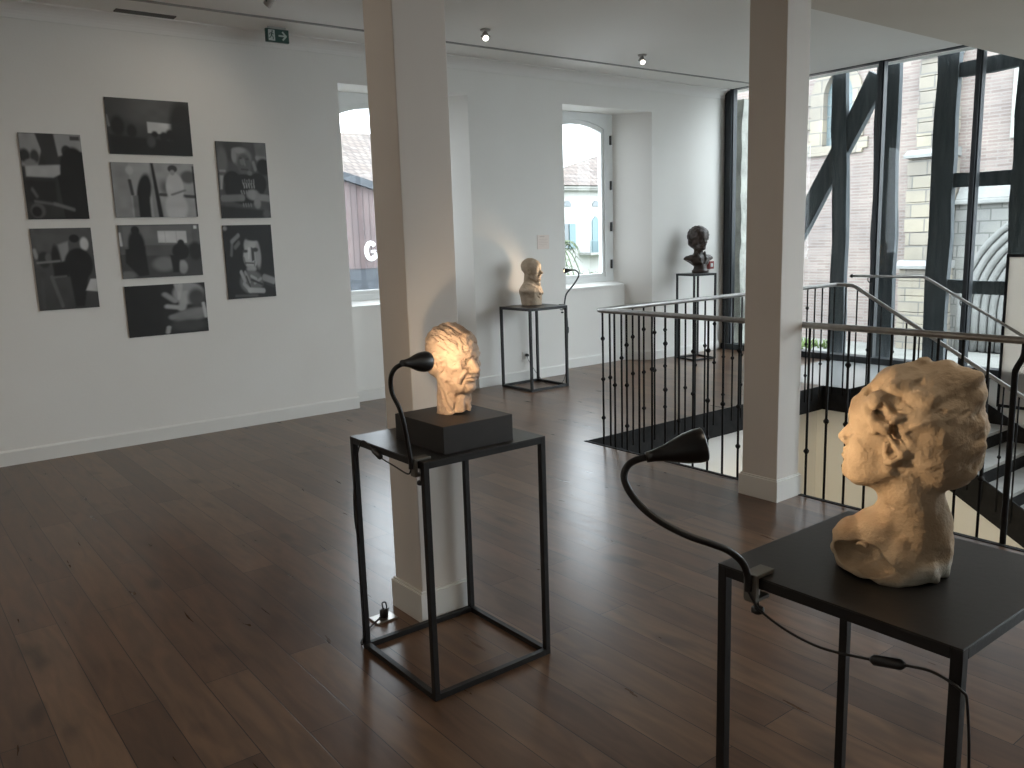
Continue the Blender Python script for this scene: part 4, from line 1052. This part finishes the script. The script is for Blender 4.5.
T = empty('timber_frame', (XT, 5, -.6), 'weathered grey timber frame of posts, beams and a diagonal brace outside the glazing', 'timber frame')
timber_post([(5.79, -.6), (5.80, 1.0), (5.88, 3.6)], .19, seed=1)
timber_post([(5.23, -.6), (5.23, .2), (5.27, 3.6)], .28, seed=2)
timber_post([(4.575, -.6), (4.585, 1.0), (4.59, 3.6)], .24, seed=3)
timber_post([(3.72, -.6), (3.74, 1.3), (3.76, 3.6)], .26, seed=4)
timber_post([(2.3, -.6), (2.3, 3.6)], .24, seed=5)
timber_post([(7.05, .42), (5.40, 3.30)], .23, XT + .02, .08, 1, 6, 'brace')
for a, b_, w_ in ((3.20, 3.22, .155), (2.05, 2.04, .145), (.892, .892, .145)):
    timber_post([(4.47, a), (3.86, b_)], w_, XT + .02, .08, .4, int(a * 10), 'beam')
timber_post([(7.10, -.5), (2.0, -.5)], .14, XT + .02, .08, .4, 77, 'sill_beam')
T2 = T
# rough pale stone pier at the corner
m_ = MB(); r_ = random.Random(3); rings = []
for q in range(26):
    z = -.6 + q * .155; y0 = 7.185 + r_.uniform(-.02, .02); y1 = 7.9
    rings.append([m_.bm.verts.new(v) for v in ((9.50, y0, z), (9.50 + r_.uniform(0, .02), y1, z), (10.1, y1, z), (10.1, y0 + r_.uniform(-.01, .01), z))])
for u, v in zip(rings, rings[1:]):
    for q in range(4): m_.bm.faces.new((u[q], u[(q + 1) % 4], v[(q + 1) % 4], v[q]))
m_.bm.faces.new(rings[0]); m_.bm.faces.new(rings[-1][::-1])
tag(m_.build('stone_pier', M['whitestone'], loc=(9.8, 7.5, -.6)), 'rough pale stone pier outside beyond the corner post of the glazing', 'pier')

k = MB().box(9.56, 40, -12, 30, -.8, -.6); struct(k.build('ground', M['ground']))
o = MB()
for q in range(60):
    x, y = r_.uniform(13.2, 14.3), r_.uniform(8.6, 11.5)
    for j in range(6):
        dx, dy = r_.uniform(-.1, .1), r_.uniform(-.1, .1); o.tube([(x + dx, y + dy, -.6), (x + dx * 1.8, y + dy * 1.8, -.48)], [.02, .002], 4)
tag(o.build('grass_patch', M['grass']), 'thin green grass at the foot of the brick wall', 'grass', kind='stuff')

XB = 15.0
CH = empty('church', (XB, 7.5, -.6), 'pink brick church wall with a tall pointed window, stone buttress and arched portal', 'building')
zt = 5.3
# brick wall with a pointed window opening


def pointed(yc, hw, z0, zs, rise, n=8):
    """outline going up the +y side, over the point and down the -y side"""
    R_ = (hw * hw + rise * rise) / (2 * hw); P = [(yc + hw, z0), (yc + hw, zs)]
    a0 = math.atan2(rise, R_ - hw)
    for q in range(1, n + 1): t_ = a0 * q / n; P.append((yc + hw - R_ + R_ * math.cos(t_), zs + R_ * math.sin(t_)))
    for q in range(n - 1, -1, -1): t_ = a0 * q / n; P.append((yc - hw + R_ - R_ * math.cos(t_), zs + R_ * math.sin(t_)))
    P.append((yc - hw, z0)); return P


op = pointed(9.2, .52, 2.95, 4.0, .62); n_ = len(op)
k = MB()
k.box(XB, XB + .6, 9.72, 12.3, -.6, zt); k.box(XB, XB + .6, 6.8, 8.68, -.6, zt); k.box(XB, XB + .6, 8.68, 9.72, -.6, 2.95)
top = [(9.72, 2.95), (9.72, 4.0)] + [(9.72 - 1.04 * q / (n_ - 5), zt) for q in range(n_ - 4)] + [(8.68, 4.0), (8.68, 2.95)]
k.ring([(a, b_) for a, b_ in top][:n_], op, 0, XB, XB + .6)
k.box(XB, XB + .6, 3.3, 6.8, 2.2, zt); k.box(XB + .2, XB + .6, 3.3, 6.8, -.6, 2.2)
k.build('brick_wall', M['brick'], CH)
sur = pointed(9.2, .52, 2.99, 4.0, .62); inn = pointed(9.16, .30, 3.10, 3.98, .50)
k = MB(); k.ring(sur, inn, 0, XB - .05, XB + .12)
for q in range(5): k.box(XB - .045, XB + .05, 9.70, 9.70 + (.16, .06)[q % 2], 3.0 + q * .22, 3.2 + q * .22, .01); k.box(XB - .045, XB + .05, 8.70 - (.16, .06)[q % 2], 8.70, 3.0 + q * .22, 3.2 + q * .22, .01)
k.prism([(XB - .06, 2.93), (XB - .06, 2.98), (XB + .1, 3.1), (XB + .1, 2.93)], 1, 8.64, 9.76)
k.build('window_surround', M['stone'], CH)
p = MB(); vs = [p.bm.verts.new((XB + .1, a, b_)) for a, b_ in inn]; p.bm.faces.new(vs); g_ = p.build('window_glass', M['leadglass'], CH)
k = MB()
for q in range(5): k.box(XB + .085, XB + .1, 8.86, 9.46, 3.25 + q * .2, 3.262 + q * .2)
k.box(XB + .07, XB + .1, 9.145, 9.175, 3.1, 4.4); k.build('window_lead', M['greystone'], g_)
# buttress in three lifts with weathered ledges
k = MB(); r_ = random.Random(9)
for z0, z1, y0, y1, dx in ((-.6, .82, 6.86, 7.62, .42), (.95, 2.70, 6.90, 7.58, .36), (2.84, 4.35, 6.93, 7.50, .26)):
    z = z0
    while z < z1:
        z2 = min(z + r_.uniform(.2, .3), z1); e = r_.uniform(0, .03)
        k.box(XB - dx - e * .3, XB + .02, y0 - e, y1 + e, z, z2 - .008, .008); z = z2
k.build('buttress', M['stone'], CH)
for z, y0, y1, dx in ((.82, 6.82, 7.68, .5), (2.70, 6.86, 7.64, .44), (4.35, 6.9, 7.56, .34)):
    MB().prism([(XB - dx, z), (XB - dx, z + .05), (XB - dx + .14, z + .14), (XB + .02, z + .14), (XB + .02, z)], 1, y0, y1).build('buttress_ledge', M['greystone'], CH)
# portal: ashlar wall with a deep pointed arch of several mouldings
k = MB(); out = pointed(5.25, 1.5, -.6, .1, 1.80, 10); n_ = len(out)
edge = [(6.86, -.6), (6.86, .2)] + [(6.86 - 3.2 * q / (n_ - 5), 2.2) for q in range(n_ - 4)] + [(3.66, .2), (3.66, -.6)]
MB_ = None; edge = [(a, min(b_, 1.96)) for a, b_ in edge]; k.ring(edge, out, 0, XB - .10, XB + .3); k.build('portal_wall', M['ashlar'], CH)
for q in range(6):
    hw = 1.48 - q * .125; a = pointed(5.25, hw, -.6, .1, 1.78 - q * .13, 10)
    MB().tube([(XB - .05 + q * .03, y_, z_) for y_, z_ in a], .062, 8).build('arch_moulding', M['greystone'], CH)
MB().box(XB - .2, XB + .05, 3.4, 6.95, 1.88, 1.96, .02).build('string_course', M['greystone'], CH)
MB().prism([(XB - .16, 1.96), (XB - .16, 1.98), (XB, 2.22), (XB, 1.96)], 1, 3.4, 6.84).build('lean_roof', M['greystone'], CH)
MB().box(XB - .06, XB, 5.98, 6.10, 2.9, 4.6, .01).build('down_pipe', M['whitestone'], CH)
k = MB()
for q in range(12): k.box(XB + .16, XB + .20, 4.5 + q * .16, 4.62 + q * .16, -.6, 1.4, .01)
k.build('portal_door', M['greystone'], CH)

# planked barn seen through the first window
BN = empty('barn', (9.5, 16, -3), 'brown planked barn with a tiled roof seen through the first window', 'building')
k = MB(); k.prism([(5.0, 1.03), (9.6, 1.03), (13.5, 1.03), (13.5, .9), (9.6, 2.25), (5.0, 3.95)][:0] or [(5.0, 1.02), (13.5, 1.02), (13.5, 1.35), (7.4, 3.02), (5.0, 3.68)], 1, 16, 16.3); k.build('plank_wall', M['planks'], BN)
k = MB(); k.box(5.0, 13.5, 16.02, 16.3, -3, 1.02); k.build('base_wall', M['slate'], BN)
k = MB(); k.prism([(4.9, 3.70), (4.9, 3.86), (13.6, 1.48), (13.6, 1.32)], 1, 15.88, 16.0); k.build('verge_board', M['slate'], BN)
k = MB(); k.prism([(4.9, 3.76), (4.9, 3.80), (13.6, 1.42), (13.6, 1.36)], 1, 16.0, 19); k.build('roof', M['tiles'], BN)
# letter G
def letter(pieces, nm, parent):
    m_ = MB()
    for q in pieces: m_.prism(q, 1, 15.965, 16.0)
    return m_.build(nm, M['white'], parent)
gx, gz, gw, gh = 8.50, 1.17, .30, .42; t_ = .085
ot = [(math.cos(a), math.sin(a)) for a in [math.radians(40 + 280 * q / 16) for q in range(17)]]
m_ = MB()
for (a, b_), (c_, d_) in zip(ot, ot[1:]):
    def q_(u, v, s_): return (gx + gw / 2 + u * (gw / 2 - s_), gz + gh / 2 + v * (gh / 2 - s_))
    m_.prism([q_(a, b_, 0), q_(c_, d_, 0), q_(c_, d_, t_), q_(a, b_, t_)], 1, 15.965, 16.0)
m_.box(gx + gw * .80, gx + gw * 1.02, 15.965, 16.0, gz + .05, gz + gh * .52); m_.box(gx + gw * .52, gx + gw * 1.02, 15.965, 16.0, gz + gh * .40, gz + gh * .54)
m_.build('letter', M['white'], BN)
# tiled house roof behind the barn
k = MB(); k.prism([(19.5, 2.7), (25, 5.0), (25, 2.7)], 0, 4, 16); o = k.build('house_roof', M['tiles'], loc=(10, 20, 2.7)); tag(o, 'pale tiled roof rising behind the planked barn', 'roof')

# white house seen through the second window
HS = empty('house', (20, 22, -3), 'white rendered house with tiled roof and balcony seen through the second window', 'building')
MB().box(17.0, 29, 22, 26, -3, 3.05).build('wall', M['render'], HS)
MB().box(16.9, 29.1, 21.75, 22.0, 3.05, 3.22, .03).build('eaves', M['greystone'], HS)
MB().prism([(16.9, 21.7, ), (29.1, 21.7), (29.1, 25.9), (16.9, 25.9)], 2, 3.14, 3.2).build('soffit', M['render'], HS)
k = MB(); vs = [k.bm.verts.new(q) for q in ((16.9, 21.6, 3.22), (29.2, 21.6, 3.22), (27.0, 26.0, 5.35), (20.2, 26.0, 3.26), (29.2, 26.0, 3.0), (16.9, 26.0, 3.0))]
k.bm.faces.new((vs[0], vs[1], vs[2], vs[3])); k.bm.faces.new((vs[1], vs[4], vs[2])); k.bm.faces.new((vs[0], vs[3], vs[5])); k.bm.faces.new((vs[5], vs[3], vs[2], vs[4])); k.bm.faces.new((vs[0], vs[5], vs[4], vs[1])); k.build('roof', M['tiles'], HS)
for x in (19.54, 20.88):
    k = MB(); k.prism([(x + .18 * math.cos(a), 2.53 + .2 * math.sin(a)) for a in [PI * q / 8 for q in range(9)]], 1, 21.97, 22.01); k.build('lunette', M['darkglass'], HS)
k = MB().box(19.25, 19.55, 21.96, 22.02, 1.10, 1.95); f_ = k.build('window', M['darkglass'], HS)
MB().box(19.58, 19.86, 21.93, 21.99, 1.10, 1.95, .01).build('shutter', M['shutter'], HS)
k = MB().prism([(20.68, .95), (21.0, .95), (21.0, 2.05), (20.84, 2.2), (20.68, 2.05)], 1, 21.96, 22.02); k.build('balcony_door', M['shutter'], HS)
b_ = MB().box(20.05, 21.3, 21.4, 22.0, .86, .95, .01).build('balcony', M['greystone'], HS)
k = MB(); k.box(20.05, 21.3, 21.40, 21.42, 1.33, 1.36)
for q in range(24): k.box(20.06 + q * .053, 20.075 + q * .053, 21.40, 21.42, .95, 1.33)
k.build('balcony_railing', M['shutter'], b_)
# palm and bushes in front
PM = empty('palm_tree', (12.25, 14, -.6), 'palm fronds at the left edge of the second window view', 'tree')
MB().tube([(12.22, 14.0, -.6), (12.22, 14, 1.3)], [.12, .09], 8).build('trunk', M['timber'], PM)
r_ = random.Random(5)
for q in range(16):
    a = 2 * PI * q / 16 + r_.uniform(-.1, .1); up = r_.uniform(.1, .9); k = MB(); Ln = .46
    P = [Vector((12.22 + Ln * t * math.cos(a), 14 + Ln * t * math.sin(a), 1.3 + up * t * .8 - .9 * t * t * (1.1 - up * .4))) for t in [j / 7 for j in range(8)]]
    k.tube(P, [.012] * 7 + [.003], 5)
    for j in range(1, 8):
        for s_ in (1, -1):
            sd = Vector((-math.sin(a), math.cos(a), 0)) * s_; d_ = (P[j] - P[j - 1]).normalized()
            e = P[j] + (sd * .8 + d_ * .6 + Vector((0, 0, -.25))) * .22; w2 = d_ * .014
            vs = [k.bm.verts.new(v) for v in (P[j] - w2, P[j] + w2, e)]; k.bm.faces.new(vs)
    k.build('frond', M['foliage'], PM)


def bush(x, y, z, r, label, seed):
    r_ = random.Random(seed); k = MB()
    for q in range(420):
        v = Vector((r_.gauss(0, 1), r_.gauss(0, 1), r_.gauss(0, 1))).normalized() * r * r_.uniform(.45, 1); v.z = v.z * .8
        c_ = Vector((x, y, z + r * .7)) + v; a_ = Vector((r_.uniform(-1, 1), r_.uniform(-1, 1), r_.uniform(-1, 1))).normalized() * .05; b2 = a_.cross(v).normalized() * .03
        k.bm.faces.new([k.bm.verts.new(p_) for p_ in (c_ - a_, c_ + b2, c_ + a_, c_ - b2)])
    t = empty('bush', (x, y, z), label, 'bush')
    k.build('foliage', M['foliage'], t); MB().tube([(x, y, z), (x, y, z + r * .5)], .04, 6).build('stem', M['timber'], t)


bush(19.2, 20.5, -.6, .7, 'green bush below the shutter of the white house', 1)
bush(20.9, 20.6, -.6, .8, 'green bush below the balcony of the white house', 2)
struct(MB().box(-6, 9.56, 8.0, 30, -3.2, -3.0).build('ground', M['ground']))
struct(MB().box(9.56, 30, 17.0, 21.9, -.61, -.598).build('ground', M['grass']))

# ---------------------------------------------------------------- light
wd = bpy.data.worlds.new('sky'); SC.world = wd; wd.use_nodes = True
bg = wd.node_tree.nodes['Background']; bg.inputs['Color'].default_value = (.86, .93, 1.0, 1); bg.inputs['Strength'].default_value = 8.2
# lower storey ceiling lamps
for x, y, en in ((5.2, 2.6, 190),):
    t = empty('unseen_ceiling_lamp', (3.9, y, -.2), 'ceiling lamp of the lower storey beneath the stairwell edge', 'lamp')
    MB().lathe([(0, .06), (.05, .06), (.09, .045)], (3.9, y, -.2), (0, 0, -1), 16).build('lamp_shade', M['spotbody'], t)
    ld = bpy.data.lights.new('lamp_light', 'SPOT'); ld.energy = en; ld.color = (1, .86, .58); ld.spot_size = math.radians(96); ld.spot_blend = .3; ld.shadow_soft_size = .06
    lo = bpy.data.objects.new('lamp_light', ld); COL.objects.link(lo); lo.parent = t; lo.matrix_parent_inverse = Matrix.Translation([-q for q in t.location]); lo.location = (3.9, y, -.36); lo.rotation_euler = Vector((.7, .3, -.72)).to_track_quat('-Z', 'Y').to_euler()
sn = bpy.data.lights.new('veiled_sun', 'SUN'); sn.energy = 1.7; sn.angle = math.radians(38); sn.color = (.96, .98, 1)
so = bpy.data.objects.new('veiled_sun', sn); COL.objects.link(so); so.location = (14, -3, 8)
so.rotation_euler = Vector((-.72, .62, -.36)).to_track_quat('-Z', 'Y').to_euler()
for x, y, en in ((-2.0, 5.2, 12), (0.3, 4.3, 11), (-2.0, 1.6, 12), (2.2, .2, 13), (5.6, -.9, 24)):  # added fill lamps, out of view, to brighten the room
    t = empty('unseen_ceiling_lamp', (x, y, HC if y > 3.66 else 3.12), 'added round fill lamp on the ceiling outside the picture', 'lamp', 'added round fill lamps outside the picture')
    zl = HC if y > 3.66 else 3.12
    MB().lathe([(0, .36), (.03, .38), (.06, .36), (.075, .30)], (x, y, zl), (0, 0, -1), 24).build('lamp_shade', M['spotbody'], t)
    ld = bpy.data.lights.new('lamp_light', 'AREA'); ld.shape = 'DISK'; ld.size = .7; ld.energy = en; ld.color = (1, .86, .69)
    lo = bpy.data.objects.new('lamp_light', ld); COL.objects.link(lo); lo.parent = t; lo.matrix_parent_inverse = Matrix.Translation([-q for q in t.location]); lo.location = (x, y, zl - .085)
# portals over the openings
for nm, loc, dr, sx_, sy_ in (('portal', (XF + .13, 1.8, 1.68), (-1, 0, 0), 10.8, 3.3), ('portal', (4.27, 7.80, 2.0), (0, -1, 0), .85, 1.85), ('portal', (6.98, 7.80, 2.0), (0, -1, 0), .85, 1.85)):
    ld = bpy.data.lights.new(nm, 'AREA'); ld.shape = 'RECTANGLE'; ld.size = sx_; ld.size_y = sy_; ld.cycles.is_portal = True
    lo = bpy.data.objects.new(nm, ld); COL.objects.link(lo); lo.location = loc; lo.rotation_euler = Vector(dr).to_track_quat('-Z', 'Y').to_euler()

# ---------------------------------------------------------------- camera
yaw, pitch, roll = math.radians(37.5579), math.radians(10.0004), math.radians(-1.8178)
F_ = Vector((math.sin(yaw) * math.cos(pitch), math.cos(yaw) * math.cos(pitch), -math.sin(pitch)))
R0 = Vector((math.cos(yaw), -math.sin(yaw), 0)); U0 = R0.cross(F_)
Rr = R0 * math.cos(roll) + U0 * math.sin(roll); Ur = -R0 * math.sin(roll) + U0 * math.cos(roll)
cd = bpy.data.cameras.new('camera'); cd.sensor_width = 36; cd.sensor_fit = 'HORIZONTAL'; cd.lens = 839.28 / 1024 * 36; cd.clip_start = .05
co = bpy.data.objects.new('camera', cd); COL.objects.link(co)
mw = Matrix((Rr, Ur, -F_)).transposed().to_4x4(); mw.translation = (0, 0, 1.6); co.matrix_world = mw
SC.camera = co

vs_ = SC.view_settings; vs_.view_transform = 'Standard'; vs_.look = 'None'; vs_.gamma = 1; vs_.exposure = 0; vs_.use_curve_mapping = False
cy = SC.cycles; cy.use_denoising = True; cy.max_bounces = 8; cy.diffuse_bounces = 5; cy.glossy_bounces = 4; cy.transparent_max_bounces = 16
cy.sample_clamp_indirect = 4; cy.caustics_reflective = False; cy.caustics_refractive = False; cy.blur_glossy = .5
